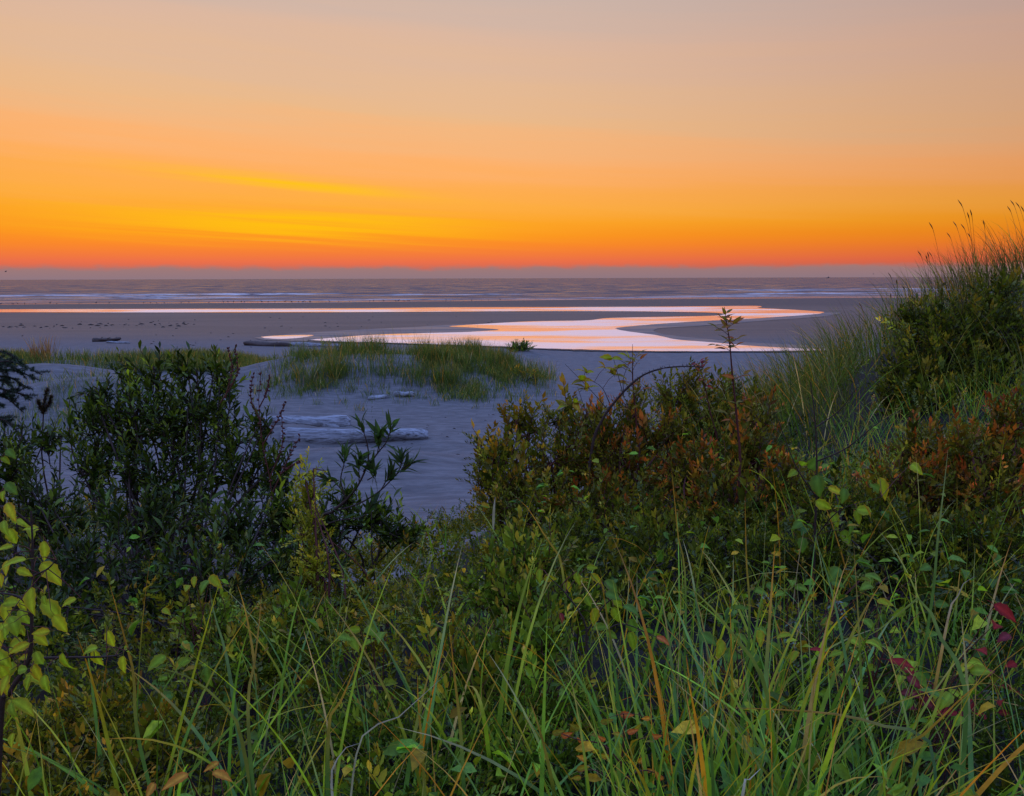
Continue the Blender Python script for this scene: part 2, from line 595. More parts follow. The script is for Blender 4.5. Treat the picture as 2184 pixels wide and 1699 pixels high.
def make_sea():
    # near shore: real swell and small breakers; out to the horizon: level water
    ys = np.concatenate([np.arange(150, 330, 0.7), steps(330.8, 1200, 0.9, 1.012)])
    xs = np.concatenate([-steps(0, 900, 2.2, 1.03, 20)[:0:-1], steps(0, 900, 2.2, 1.03, 20)])
    X, Y = np.meshgrid(xs, ys)
    d = Y - shore(X)
    far = sm(1200, 700, Y)
    Z = -0.13 + 0 * X
    bend = 3.0 * wob(X, Y, 0.02, 3) + 1.2 * wob(X, Y, 0.07, 12)
    foam = np.zeros_like(X)
    for c, a, w in ((5, 0.05, 1.4), (13, 0.08, 1.5), (24, 0.12, 1.8), (38, 0.16, 2.2), (56, 0.42, 2.4), (78, 0.38, 2.8), (108, 0.50, 3.4), (146, 0.34, 4)):
        q = (d - c + bend * (0.5 + c / 40.0)) / w
        along = np.clip(0.45 + 1.1 * wob(X + 37 * c, Y, 0.035, 5), 0.05, 1.3)
        Z = Z + a * along * np.exp(-np.where(q < 0, q * 1.8, q * 0.7) ** 2) * sm(0, 4, d)
        foam = np.maximum(foam, np.exp(-((q + 0.5) * 1.3) ** 2) * np.clip(along * 1.5 - 0.6, 0, 1) * (0.9 if c > 30 else 0.7))
    chop = 0.42 * np.abs(wob(X, Y * 3.0, 0.13, 20, 9)) + 0.22 * np.abs(wob(X, Y * 2.6, 0.4, 29, 9)) - 0.1
    Z = Z + chop * sm(12, 60, d) * far
    mb = MB()
    nx, ny = len(xs), len(ys)
    i = (np.arange(ny - 1)[:, None] * nx + np.arange(nx - 1)[None]).ravel()
    F = np.stack([i, i + 1, i + nx + 1, i + nx], -1)
    keep = (d.ravel()[i] > -14)
    mb.add(np.stack([X, Y, Z], -1), F[keep], np.stack([foam, 0.85 * sm(16, 4, d), foam * 0], -1).reshape(-1, 3))
    x0, x1, y1 = xs[0], xs[-1], ys[-1]
    Wd, zf = 42000.0, -0.13
    mb.add([(x0, y1, zf), (x1, y1, zf), (Wd, 60000, zf), (-Wd, 60000, zf), (-Wd, 160, zf), (x0, 160, zf), (x1, 245, zf), (Wd, 245, zf)],
           [(0, 1, 2, 3), (5, 0, 3, 4), (1, 6, 7, 2)], (0, 0, 0))
    tag(mb.build('sea', M_SEA, smooth=True), kind='structure')


make_sea()


def flat_sheet(name, poly, z, mat, jag=0.0):
    """a level sheet whose outline runs through ground points"""
    from mathutils.geometry import tessellate_polygon
    pts = curve_pts(np.array(list(poly)), len(poly) * 7)
    if jag:
        n = len(pts)
        t = np.arange(n)
        pts = pts + jag * np.stack([np.sin(t * 1.7) + np.sin(t * 0.63 + 1), 1.6 * (np.sin(t * 1.31) + np.sin(t * 2.9)), 0 * t], -1) * 0.5
    pts[:, 2] = z
    tri = tessellate_polygon([[Vector(p) for p in pts]])
    mb = MB()
    mb.add(pts, np.array(tri), (0, 0, 0))
    o = mb.build(name, mat)
    # all faces up
    import bmesh
    bm = bmesh.new()
    bm.from_mesh(o.data)
    for f in bm.faces:
        f.normal_update()
        if f.normal.z < 0:
            f.normal_flip()
    bm.to_mesh(o.data)
    bm.free()
    return tag(o, kind='structure')


CREEK = [(-300, 661.5), (0, 660.3), (352, 659.5), (712, 658.5), (973, 656.2), (1359, 655), (1537, 653.5), (1610, 653), (1625, 655), (1618, 657.5), (1688, 661),
         (1752, 665.5), (1752, 668.5), (1739, 670.6), (1688, 674.6), (1587, 681), (1512, 684.7), (1411, 691), (1322, 699), (1316, 702.5), (1336, 707), (1396, 715),
         (1446, 725), (1522, 731), (1613, 739), (1739, 745), (1839, 746.6), (1713, 749), (1537, 750.3), (1386, 750), (1235, 746.6), (1149, 744), (1070, 740),
         (940, 736), (842, 732.5), (725, 729.5), (668, 727.3), (662, 725.5), (712, 721), (793, 714.8), (907, 711), (989, 709), (1048, 705.7), (1064, 703.9), (1048, 702),
         (1005, 699.3), (960, 697), (973, 695.3), (1038, 691), (1136, 686), (1250, 684), (1300, 679), (1436, 676), (1522, 674), (1545, 671), (1537, 669),
         (1500, 667), (1336, 664.5), (1084, 664.5), (973, 665.3), (712, 666.6), (352, 667), (0, 666.7), (-300, 667)]
flat_sheet('tidal_creek', [G(u, v, 0.03) for u, v in CREEK], 0.036, M_CREEK, 0.05)
flat_sheet('tide_pool', [G(u, v, 0.03) for u, v in ((556, 719), (590, 716.6), (640, 715.2), (668, 715.6), (660, 718), (640, 721), (600, 723.5), (565, 722))], 0.036, M_CREEK, 0.04)


BANK = [(655, 726.5), (725, 729.7), (842, 732.7), (940, 736.2), (1070, 740.2), (1149, 744.2), (1235, 746.8), (1386, 750.2), (1537, 750.5), (1713, 749.2), (1839, 746.6)]


def make_wet_margin():
    m, b, out = new_mat('saturated_sand')
    tc = b.node('ShaderNodeTexCoord')
    n = b.noise(b.scaled(tc.outputs['Object'], (0.06, 0.4, 1)), 1.0, 4, 0.6)
    bump = b.node('ShaderNodeBump')
    bump.inputs['Distance'].default_value = 0.3
    bump.inputs['Strength'].default_value = 0.35
    b.put(bump.inputs['Height'], n)
    principled(b, out, b.mix(n, (0.045, 0.040, 0.044, 1), (0.07, 0.06, 0.062, 1)), b.smooth(n, 0.35, 0.65, 0.42, 0.66), 0.5, bump.outputs[0])
    flat_sheet('wet_sand', [G(u, v, 0.03) for u, v in ((540, 721), (640, 711), (760, 704), (880, 698), (985, 692.5), (1080, 695), (1180, 701), (1120, 706), (1000, 713), (800, 720),
                                                      (700, 730), (640, 728), (560, 725.5))], 0.03, m, 0.1)
    flat_sheet('wet_sand', [G(u, v, 0.03) for u, v in ((1290, 700), (1420, 686), (1560, 678), (1700, 669), (1790, 667), (1760, 675), (1640, 684), (1500, 695), (1400, 702), (1420, 714),
                                                      (1560, 728), (1760, 740), (1780, 748), (1600, 744), (1420, 724), (1340, 712))], 0.031, m, 0.1)

    # dark sodden lip of the near bank
    m2, b, out = new_mat('sodden_sand')
    tc = b.node('ShaderNodeTexCoord')
    n = b.noise(tc.outputs['Object'], 2.0, 4, 0.6)
    principled(b, out, b.mix(n, (0.012, 0.009, 0.009, 1), (0.03, 0.022, 0.02, 1)), 0.7, 0.25)
    up = [G(u, v - 0.7, 0.03) for u, v in BANK]
    lo = [G(u, v + 1.7 + 0.5 * math.sin(i * 2.3), 0.03) for i, (u, v) in enumerate(BANK)]
    flat_sheet('wet_sand', up + lo[::-1], 0.045, m2, 0.12)


make_wet_margin()


# ------------------------------------------------------------------ driftwood
def log_mesh(mb, a, b, r0, r1, seed, knob=0.12, bend=0.06, sides=14, rings=22, flare=0.0, taper_end=0.7):
    rs = np.random.default_rng(seed)
    a, b = np.array(a, float), np.array(b, float)
    t = np.linspace(0, 1, rings)
    L = np.linalg.norm(b - a)
    pts = a + (b - a) * t[:, None]
    off = rs.normal(0, 1, 3) * bend * L * 0.3
    pts = pts + np.sin(t * np.pi)[:, None] * off * np.array((1, 1, 0.3)) + 0.02 * L * np.sin(t * 7 + rs.uniform(0, 6))[:, None] * np.array((0, 0.4, 0.3))
    rad = r0 + (r1 - r0) * t
    rad = rad * (1 + flare * np.exp(-((t) / 0.12) ** 2))
    rad[0] *= 0.72
    rad[-1] *= taper_end
    d = unit(b - a)
    s = unit(np.cross(d, (0, 0, 1.0)))
    up = np.cross(s, d)
    an = np.arange(sides) * 2 * np.pi / sides
    k = 1 + knob * (np.sin(3 * an[None] + 5 * t[:, None] + seed) + 0.7 * np.sin(2 * an[None] - 9 * t[:, None]) + 0.5 * np.sin(7 * an[None] + 2 * t[:, None])) + rs.normal(0, knob * 0.3, (rings, sides))
    V = pts[:, None] + (rad[:, None] * k)[..., None] * (np.cos(an)[None, :, None] * s + np.sin(an)[None, :, None] * up * 0.95)
    V = V.reshape(-1, 3)
    i = np.arange(rings - 1)[:, None] * sides
    j = np.arange(sides)[None]
    F = np.stack([i + j, i + (j + 1) % sides, i + sides + (j + 1) % sides, i + sides + j], -1).reshape(-1, 4)
    mb.add(V, F)
    # broken end faces, sunken in the middle
    for r, c, sg in ((0, pts[0] + d * r0 * 0.25, 1), (rings - 1, pts[-1] - d * r1 * 0.25, -1)):
        ring = V[r * sides:(r + 1) * sides]
        vv = np.concatenate([ring, [c]])
        q = np.arange(sides)
        tri = np.stack([q, np.full(sides, sides), (q + 1) % sides], -1)
        mb.add(vv, tri if sg > 0 else tri[:, ::-1])


def driftwood(label, a, b, r0, r1, seed, mat, group=None, snags=(), **kw):
    c = (np.array(a) + np.array(b)) / 2
    t = thing('driftwood_log', label, 'driftwood', c, group)
    mb = MB()
    log_mesh(mb, a, b, r0, r1, seed, **kw)
    mb.build('trunk', mat, t, smooth=True)
    for (f, dx, dy, dz, r) in snags:
        p = np.array(a) + (np.array(b) - np.array(a)) * f
        m2 = MB()
        log_mesh(m2, p, p + np.array((dx, dy, dz)), r, r * 0.45, seed + int(f * 100), sides=7, rings=7, knob=0.15)
        m2.build('branch_stub', mat, t, smooth=True)
    return t


def on(u, v, z, lift):
    p = G(u, v, z)
    p[2] = h1(p[0], p[1]) + lift
    return p


# two big silver logs in the hollow
pa, pb = on(600, 929, 0.75, -0.04), on(913, 931, 0.6, 0.09)
driftwood('long pale driftwood log lying in the sandy hollow, the nearer of the two', pa, pb, 0.27, 0.17, 3, M_WOOD, knob=0.10, taper_end=0.75,
          snags=((0.86, 0.12, -0.22, 0.02, 0.05),))
pa, pb = on(553, 902, 0.7, 0.10), on(748, 905, 0.6, 0.06)
driftwood('split weathered driftwood log with dark hollow end, behind the longest log', pa, pb, 0.24, 0.20, 11, M_WOOD, knob=0.14, bend=0.1, taper_end=0.5,
          snags=((0.62, 0.75, -0.25, -0.06, 0.11), (0.1, -0.3, -0.35, 0.05, 0.10)))
# small ones in the beach grass
driftwood('short bleached driftwood chunk bedded at the foot of the grassy hummock', on(842, 831, 1.0, 0.06), on(884, 831, 1.0, 0.06), 0.13, 0.09, 5, M_WOOD, rings=12)
driftwood('stub of grey driftwood half buried under the grassy hummock edge', on(784, 834, 1.0, 0.03), on(830, 832, 1.0, 0.05), 0.12, 0.08, 6, M_WOOD, rings=12)
driftwood('thin crooked driftwood pole stuck among the hummock grass', on(678, 815, 1.0, 0.04), on(730, 812, 1.0, 0.1), 0.05, 0.03, 8, M_WOOD, rings=12, bend=0.2)
# far on the open beach
driftwood('black tangled driftwood root on the open beach beyond the dune humps', G(197, 727, 0.1), G(228, 725, 0.15), 0.22, 0.16, 9, M_DARKWOOD, rings=12,
          snags=((0.4, 0.3, 0.2, 0.25, 0.06), (0.8, 0.5, 0.1, 0.2, 0.05)))
driftwood('dark short driftwood log beside the black tangled root', G(228, 725.5, 0.08), G(257, 723, 0.2), 0.16, 0.12, 10, M_DARKWOOD, rings=12, snags=((0.5, 0.3, 0.0, 0.2, 0.04),))
driftwood('pale thin driftwood log lying right of the black tangled root', G(228, 731, 0.05), G(277, 732, 0.05), 0.12, 0.08, 12, M_WOOD, rings=12)
driftwood('dark knotted driftwood log by the creek tip with stubby branches', G(522, 734, 0.1), G(620, 737, 0.1), 0.24, 0.17, 13, M_DARKWOOD, rings=16,
          snags=((0.1, 0.1, 0.1, 0.3, 0.09), (0.3, -0.25, 0.1, 0.25, 0.08), (0.6, 0.4, 0.1, 0.2, 0.07)))
driftwood('long grey driftwood log at the creek edge, right of the knotted one', G(618, 735.5, 0.1), G(727, 738.5, 0.1), 0.20, 0.17, 14, M_WOOD, rings=16)


def debris():
    """wrack: crumbs of bark and weed strewn over the strand"""
    mb = MB()
    rs = np.random.default_rng(21)
    spots = []
    for _ in range(80):
        u, v = rs.uniform(-50, 1050), rs.uniform(676, 742)
        spots.append((*G(u, v)[:2], rs.uniform(0.05, 0.22)))
    for _ in range(60):
        u = rs.uniform(-20, 420)
        spots.append((*G(u, 699 - 0.02 * u + rs.normal(0, 3))[:2], rs.uniform(0.1, 0.35)))
    for _ in range(90):
        p = G(rs.uniform(680, 1060), rs.uniform(868, 1010), 0.6)
        spots.append((p[0], p[1], rs.uniform(0.015, 0.07)))
    for x, y, r in spots:
        z = h1(x, y)
        q = rs.uniform(0, np.pi)
        a = np.array((x - r * np.cos(q), y - r * 0.5 * np.sin(q), z + r * 0.08))
        b = np.array((x + r * np.cos(q), y + r * 0.5 * np.sin(q), z + r * 0.12))
        V, F = tube([a, (a + b) / 2 + (0, 0, r * 0.15), b], [r * 0.1, r * 0.22, r * 0.06], 5)
        mb.add(V, F)
    tag(mb.build('beach_wrack', M_DARKWOOD, kind='stuff'), 'dark crumbs of bark and weed strewn over the sand', 'wrack')


debris()


# ------------------------------------------------------------------ birds, ship
def simple(name, c, rough=0.7):
    m, b, out = new_mat(name)
    tc = b.node('ShaderNodeTexCoord')
    n = b.noise(tc.outputs['Object'], 9.0, 3, 0.6)
    c2 = tuple(k * 0.6 for k in c[:3]) + (1,)
    principled(b, out, b.mix(n, c, c2), rough, 0.4)
    return m


M_GULL = simple('gull_plumage', (0.085, 0.08, 0.085, 1))


def bird_mesh(flying=False):
    mb = MB()
    body = curve_pts([(-0.2, 0, 0.24), (-0.08, 0, 0.26), (0.06, 0, 0.28), (0.12, 0, 0.33), (0.15, 0, 0.40), (0.19, 0, 0.405), (0.25, 0, 0.39)], 13)
    V, F = tube(body, [0.005, 0.035, 0.06, 0.075, 0.078, 0.07, 0.05, 0.04, 0.042, 0.045, 0.035, 0.012, 0.003], 8)
    mb.add(V, F)
    if flying:
        for s in (-1, 1):
            w = np.array([(0.06, s * 0.05, 0.3), (0.1, s * 0.3, 0.42), (-0.02, s * 0.62, 0.34), (-0.06, s * 0.32, 0.39), (-0.08, s * 0.05, 0.29)])
            mb.add(np.concatenate([w, w - (0, 0, 0.012)]), [(0, 1, 3, 4), (5, 6, 8, 9)])
            mb.add(np.concatenate([w, w - (0, 0, 0.012)]), [(1, 2, 3), (6, 7, 8)])
    else:
        for s in (-1, 1):
            V, F = tube([(0.0, s * 0.03, 0.0), (0.01, s * 0.03, 0.12), (-0.01, s * 0.03, 0.24)], 0.011, 4)
            mb.add(V, F)
            mb.add([(-0.02, s * 0.03 - 0.02, 0.004), (0.06, s * 0.03 - 0.03, 0.004), (0.06, s * 0.03 + 0.03, 0.004), (-0.02, s * 0.03 + 0.02, 0.004)], [(0, 1, 2, 3)])
    return mb


def birds():
    us = [25, 100, 108, 135, 180, 250, 345, 390, 535, 548, 645, 730, 955, 1000, 1040, 1090, 1200, 1250, 1380, 1475, 1505, 1540, 1590, 1610, 1725, 1765, 1810, 1875, 1915, 1920, 1965, 1990, 2010, 2040]
    pos = [x * 0.3259 for x in us] + [647 + x * 0.3259 for x in (10, 50, 180, 240, 310, 440, 465, 530, 535, 610, 625, 630, 665, 690, 700, 938, 1105, 1170, 1215, 1290)]
    first = None
    rs = np.random.default_rng(5)
    for u in pos:
        x = G(u, 645)[0]
        y = float(shore(x)) - rs.uniform(-1.5, 3.0)
        x = (u - 1092) / FPX * y
        if first is None:
            o = bird_mesh().build('shorebird', M_GULL, smooth=True)
            first = o
        else:
            o = first.copy()
            COL.objects.link(o)
        s = rs.uniform(0.75, 1.25)
        o.scale = (s, s, s)
        o.location = (x, y, h1(x, y))
        o.rotation_euler = (0, 0, rs.choice([0, np.pi]) + rs.normal(0, 0.7))
        tag(o, 'tiny dark shorebird standing at the edge of the surf', 'bird', 'shorebirds strung along the edge of the surf')
    o = bird_mesh(True).build('flying_bird', M_GULL, smooth=True)
    p = P(12, 579.5, 170)
    o.location = tuple(p - np.array((0, 0, 0.3)))
    o.rotation_euler = (0, 0, 0.4)
    tag(o, 'small dark bird gliding above the sea horizon', 'bird')
    o = bird_mesh(True).build('flying_bird', M_GULL, smooth=True)
    p = P(1863, 584.0, 210)
    o.location = tuple(p - np.array((0, 0, 0.3)))
    o.rotation_euler = (0, 0, 2.6)
    o.scale = (0.7, 0.7, 0.7)
    tag(o, 'tiny bird over the horizon beside the right hand dune grass', 'bird')


birds()


def ship():
    d = 6500.0
    p = P(1766, 592, d)
    t = thing('fishing_boat', 'tiny dark fishing boat on the horizon', 'boat', (p[0], d, -0.13))
    m = simple('boat_paint', (0.05, 0.05, 0.06, 1))
    mb = MB()
    L, W = 12.0, 3.2
    prof = [(-L, 3.4), (-L * 0.5, 2.6), (0, 2.6), (L * 0.6, 4.0), (L, 6.0)]
    V = []
    for x, z in prof:
        w = W * (1 - max(0, x / L) ** 2 * 0.97)
        V += [(x, -w, z), (x, w, z), (x * 0.92, w * 0.7, -0.6), (x * 0.92, -w * 0.7, -0.6)]
    V = np.array(V) + np.array((p[0], d, -0.13))
    F = []
    for i in range(4):
        for j in range(4):
            F.append((i * 4 + j, i * 4 + (j + 1) % 4, i * 4 + 4 + (j + 1) % 4, i * 4 + 4 + j))
    F += [(0, 1, 2, 3), (16, 17, 18, 19)]
    mb.add(V, F)
    mb.build('hull', m, t)
    mb = MB()
    c = np.array((p[0] + 3, d, -0.13))
    for (sx, sy, z0, z1) in ((4, 2.4, 2.6, 6.6), (3, 2.0, 6.6, 9.0)):
        q = np.array([(x, y, z) for z in (z0, z1) for x, y in ((-sx, -sy), (sx, -sy), (sx * 0.8, sy), (-sx, sy))]) + c
        mb.add(q, [(0, 1, 5, 4), (1, 2, 6, 5), (2, 3, 7, 6), (3, 0, 4, 7), (4, 5, 6, 7)])
    mb.build('wheelhouse', m, t)
    mb = MB()
    V, F = tube([c + (1, 0, 9), c + (1, 0, 16)], 0.35, 6)
    mb.add(V, F)
    mb.build('mast', m, t)


ship()


# ------------------------------------------------------------------ grass
def blades(mb, O, az, lean, curl, L, W, seg, cb, ct, twist=None, dry=0.62):
    """k ribbons growing from O; cb, ct = base and tip colours (k,3)"""
    k = len(O)
    s = np.linspace(0, 1, seg + 1)
    th = lean[:, None] + curl[:, None] * s[None] ** 1.6
    ds = (L / seg)[:, None]
    hx = np.cumsum(np.concatenate([np.zeros((k, 1)), np.sin(th[:, :-1]) * ds], 1), 1)
    hz = np.cumsum(np.concatenate([np.zeros((k, 1)), np.cos(th[:, :-1]) * ds], 1), 1)
    dirx, diry = np.cos(az)[:, None], np.sin(az)[:, None]
    C = np.stack([O[:, 0:1] + hx * dirx, O[:, 1:2] + hx * diry, O[:, 2:3] + hz], -1)
    tg = np.stack([np.sin(th) * dirx, np.sin(th) * diry, np.cos(th)], -1)
    perp = np.stack([-np.sin(az), np.cos(az), 0 * az], -1)[:, None]
    nor = np.cross(tg, np.broadcast_to(perp, tg.shape))
    tw = (rng.uniform(-1.2, 1.2, k) if twist is None else twist)[:, None] + s[None] * rng.uniform(-0.8, 0.8, k)[:, None]
    side = np.cos(tw)[..., None] * perp + np.sin(tw)[..., None] * nor
    w = 0.5 * W[:, None] * np.minimum(1.0, (0.55 + s * 1.6))[None] * (1 - np.clip((s - 0.45) / 0.55, 0, 1) ** 1.5 * 0.97)[None]
    V = np.stack([C - side * w[..., None], C + side * w[..., None]], 2)
    f = np.clip((s - dry) / (1 - dry), 0, 1)[None, :, None]
    col = cb[:, None] * (1 - f) + ct[:, None] * f
    col = np.repeat(col[:, :, None], 2, 2)
    i = np.arange(seg)[:, None] * 2
    F = np.concatenate([i, i + 1, i + 3, i + 2], 1)
    mb.add(V.reshape(-1, 3), rep(F, k, (seg + 1) * 2), col.reshape(-1, 3))


GREENS = np.array([(0.155, 0.31, 0.03), (0.23, 0.37, 0.03), (0.12, 0.27, 0.04), (0.31, 0.40, 0.035), (0.13, 0.29, 0.075)])
STRAW = np.array([(0.50, 0.34, 0.10), (0.62, 0.29, 0.03), (0.45, 0.37, 0.18), (0.58, 0.24, 0.02)])


def pick(pal, k, jit=0.15):
    c = pal[rng.integers(0, len(pal), k)]
    return np.clip(c * np.exp(rng.normal(-0.03, jit * 1.9, (k, 1))), 0.005, 0.75)


def tip_cols(cb, p_dry):
    k = len(cb)
    ct = cb * np.array((1.5, 1.15, 0.8))
    d = rng.random(k) < p_dry
    ct[d] = pick(STRAW, int(d.sum()))
    return ct


def grass_field(mb, n, sampler, L, W, seg, lean=(0.05, 0.5), curl=(0.2, 1.3), p_dry=0.4, greens=GREENS, clump=0.0, p_straw=0.07, wind=None):
    xy = sampler(n)
    n = len(xy)
    O = np.column_stack([xy, height(xy[:, 0], xy[:, 1]) - 0.01])
    cb = pick(greens, n)
    sd = rng.random(n) < p_straw
    cb[sd] = pick(STRAW, int(sd.sum()))
    az = rng.uniform(0, 2 * np.pi, n)
    if wind is not None:
        az = np.where(rng.random(n) < 0.6, wind + rng.normal(0, 0.6, n), az)
    blades(mb, O, az, rng.uniform(*lean, n), rng.uniform(*curl, n), rng.uniform(*L, n), rng.uniform(*W, n), seg, cb, tip_cols(cb, p_dry))


def clumpy(x0, x1, y0, y1, mask=None, nc=60, r=0.25, frac=0.7):
    def f(n):
        c = np.column_stack([rng.uniform(x0, x1, nc), rng.uniform(y0, y1, nc)])
        k = int(n * frac)
        a = c[rng.integers(0, nc, k)] + rng.normal(0, r, (k, 2))
        bb = np.column_stack([rng.uniform(x0, x1, n - k), rng.uniform(y0, y1, n - k)])
        xy = np.concatenate([a, bb])
        if mask is not None:
            xy = xy[rng.random(len(xy)) < mask(xy[:, 0], xy[:, 1])]
        return xy
    return f


RUST0 = np.array([(0.10, 0.09, 0.03), (0.09, 0.10, 0.03)])  # dark rust tones, the backlit look of the dune grass put into colour
DUNE_GREENS = np.array([(0.075, 0.130, 0.016), (0.10, 0.155, 0.02), (0.05, 0.090, 0.016), (0.135, 0.160, 0.025), (0.085, 0.115, 0.02)])


def dune_grasses():
    # the hummock in the middle distance
    mb = MB()
    m1 = lambda x, y: np.clip(np.exp(-np.abs((x + 4.2) / 5.4) ** 6 - np.abs((y - 36.3) / 4.6) ** 4) * 1.2 - 0.05, 0, 1) * (0.35 + 0.65 * sm(-9.5, -5.5, x)) * (0.28 + 0.72 * sm(-0.30, 0.12, wob(x, y, 0.9, 3) + 0.05 * (y - 35.5)))
    low = (0.02, 0.6), (0.1, 1.1), 0.15, DUNE_GREENS
    grass_field(mb, 44000, clumpy(-11, 2.0, 31, 42, m1, 300, 0.22, 0.85), (0.18, 0.5), (0.009, 0.02), 4, *low, p_straw=0.05)
    grass_field(mb, 15000, clumpy(-11, 2.0, 33, 41, m1, 75, 0.22, 0.92), (0.5, 1.05), (0.008, 0.018), 5, (0.0, 0.4), (0.1, 0.9), 0.25, DUNE_GREENS, p_straw=0.08)
    tag(mb.build('hummock_grass', M_DUNE, kind='stuff'), 'dense green beach grass covering the hummock in the middle distance', 'grass')
    # belt of grass behind the bare humps at left
    mb = MB()
    m2 = lambda x, y: np.clip(0.55 + 1.4 * wob(x, y, 0.5, 6), 0.15, 1) * sm(-9, -12.5, x + 0.0 * y)
    grass_field(mb, 42000, clumpy(-34, -8, 42, 47, m2, 420, 0.35, 0.7), (0.3, 0.8), (0.010, 0.022), 4, (0.02, 0.4), (0.1, 0.8), 0.18, DUNE_GREENS, p_straw=0.06)
    m3 = lambda x, y: np.clip(0.1 + 1.3 * wob(x, y, 0.6, 9), 0.0, 1)
    grass_field(mb, 9000, clumpy(-13, -5, 39.5, 42.5, m3, 60, 0.25, 0.8), (0.35, 0.8), (0.010, 0.02), 4, (0.02, 0.4), (0.1, 0.8), 0.35, DUNE_GREENS)
    tag(mb.build('belt_grass', M_DUNE, kind='stuff'), 'belt of beach grass growing behind the bare sand humps', 'grass')
    # thin grass on the hollow sides
    mb = MB()
    grass_field(mb, 4200, clumpy(-18, -8, 30.5, 35.5, lambda x, y: np.clip(0.1 + 1.6 * wob(x, y, 0.5, 2), 0, 1), 70, 0.3, 0.85), (0.25, 0.6), (0.008, 0.018), 4, (0.05, 0.6), (0.2, 0.9), 0.3, DUNE_GREENS)
    grass_field(mb, 2600, clumpy(-15.5, -9.5, 24.5, 29.5, None, 40, 0.35, 0.85), (0.2, 0.5), (0.007, 0.014), 4, (0.05, 0.6), (0.2, 0.9), 0.3, DUNE_GREENS)
    grass_field(mb, 500, clumpy(-8, 0.5, 28.5, 33, None, 22, 0.12, 0.95), (0.15, 0.4), (0.007, 0.014), 4, (0.05, 0.6), (0.2, 0.9), 0.3, DUNE_GREENS)
    tag(mb.build('hollow_grass', M_DUNE, kind='stuff'), 'thin scattered grass on the sandy sides of the hollow', 'grass')
    # slope of the right hand dune
    mb = MB()
    m4 = lambda x, y: np.where((x / y > 0.385) & (y < 9.4), np.where(y > 7.8, 0.0, 0.10), np.where(x / y > 0.385, 0.3, 1.0)) * sm(1.1, 2.7, x - 0.16 * (y - 9)) * 0.85 + 0.1 * sm(0.9, 2.0, x - 0.16 * (y - 9))
    grass_field(mb, 24000, clumpy(1.2, 9.5, 6.2, 17, m4, 260, 0.3, 0.6), (0.4, 0.95), (0.004, 0.009), 6, (0.03, 0.5), (0.2, 1.2), 0.35, np.concatenate([GREENS[:1] * 0.6, DUNE_GREENS, RUST0]), p_straw=0.07, wind=2.6)
    grass_field(mb, 2600, clumpy(2.0, 5.5, 4.6, 7.0, lambda x, y: sm(0.36, 0.40, x / y), 60, 0.2, 0.6), (0.15, 0.42), (0.003, 0.006), 5, (0.03, 0.6), (0.2, 1.2), 0.4, GREENS, p_straw=0.1)
    tag(mb.build('slope_grass', M_GRASS, kind='stuff'), 'fine beach grass covering the slope of the right hand dune', 'grass')


dune_grasses()

# tall clumps standing against sky and beach
def tussock(label, p, n, L, W, lean, curl, r, greens, p_dry, wind=None, seg=9, nparts=0, part_W=None, name='grass_tussock', p_straw=0.08, heads=0, curve_up=1.6):
    p = np.array(p, float)
    t = thing(name, label, 'grass', p)
    mb = MB()
    O = p + np.column_stack([rng.normal(0, r, n), rng.normal(0, r, n), np.zeros(n)])
    O[:, 2] = np.minimum(p[2], height(O[:, 0], O[:, 1])) - 0.02
    cb = pick(greens, n)
    sd = rng.random(n) < p_straw
    cb[sd] = pick(STRAW, int(sd.sum()))
    az = rng.uniform(0, 2 * np.pi, n)
    if wind is not None:
        az = np.where(rng.random(n) < 0.75, wind + rng.normal(0, 0.5, n), az)
    Ls, Ws = rng.uniform(*L, n), rng.uniform(*W, n)
    ln, cu = rng.uniform(*lean, n), rng.uniform(*curl, n)
    ct = tip_cols(cb, p_dry)
    order = np.argsort(-(Ls * Ws))
    big, small = order[:nparts], order[nparts:]
    if len(small):
        blades(mb, O[small], az[small], ln[small], cu[small], Ls[small], Ws[small], seg, cb[small], ct[small])
        mb.build('grass', M_GRASS, t, kind='stuff')
    for i in big:
        m2 = MB()
        k = slice(i, i + 1)
        blades(m2, O[k], az[k], ln[k], cu[k], Ls[k] * 1.1, Ws[k] * (1.45), seg + 3, cb[k], ct[k], np.array([rng.uniform(-0.5, 0.5)]))
        m2.build('blade', M_GRASS, t)
    if heads:
        m3 = MB()
        for _ in range(heads):
            q = p + np.array((rng.normal(0, r), rng.normal(0, r), 0))
            q[2] = h1(q[0], q[1])
            a = (wind if wind is not None else 0) + rng.normal(0, 0.6)
            hgt = rng.uniform(L[1] * 0.95, L[1] * 1.25)
            e = np.array((math.cos(a), math.sin(a), 0))
            c = curve_pts([q, q + e * 0.06 * hgt + (0, 0, hgt * 0.5), q + e * 0.18 * hgt + (0, 0, hgt * 0.93), q + e * 0.25 * hgt + (0, 0, hgt * 1.05)], 12)
            V, F = tube(c, [0.0018] * 8 + [0.003, 0.007, 0.006, 0.001], 4)
            m3.add(V, F, (0.22, 0.13, 0.05))
        m3.build('seed_head', M_GRASS, t, kind='stuff')
    return t


RUST = np.array([(0.10, 0.09, 0.03), (0.12, 0.085, 0.03), (0.09, 0.12, 0.04), (0.15, 0.08, 0.03)])


def gz(x, y):
    return np.array((x, y, h1(x, y)))


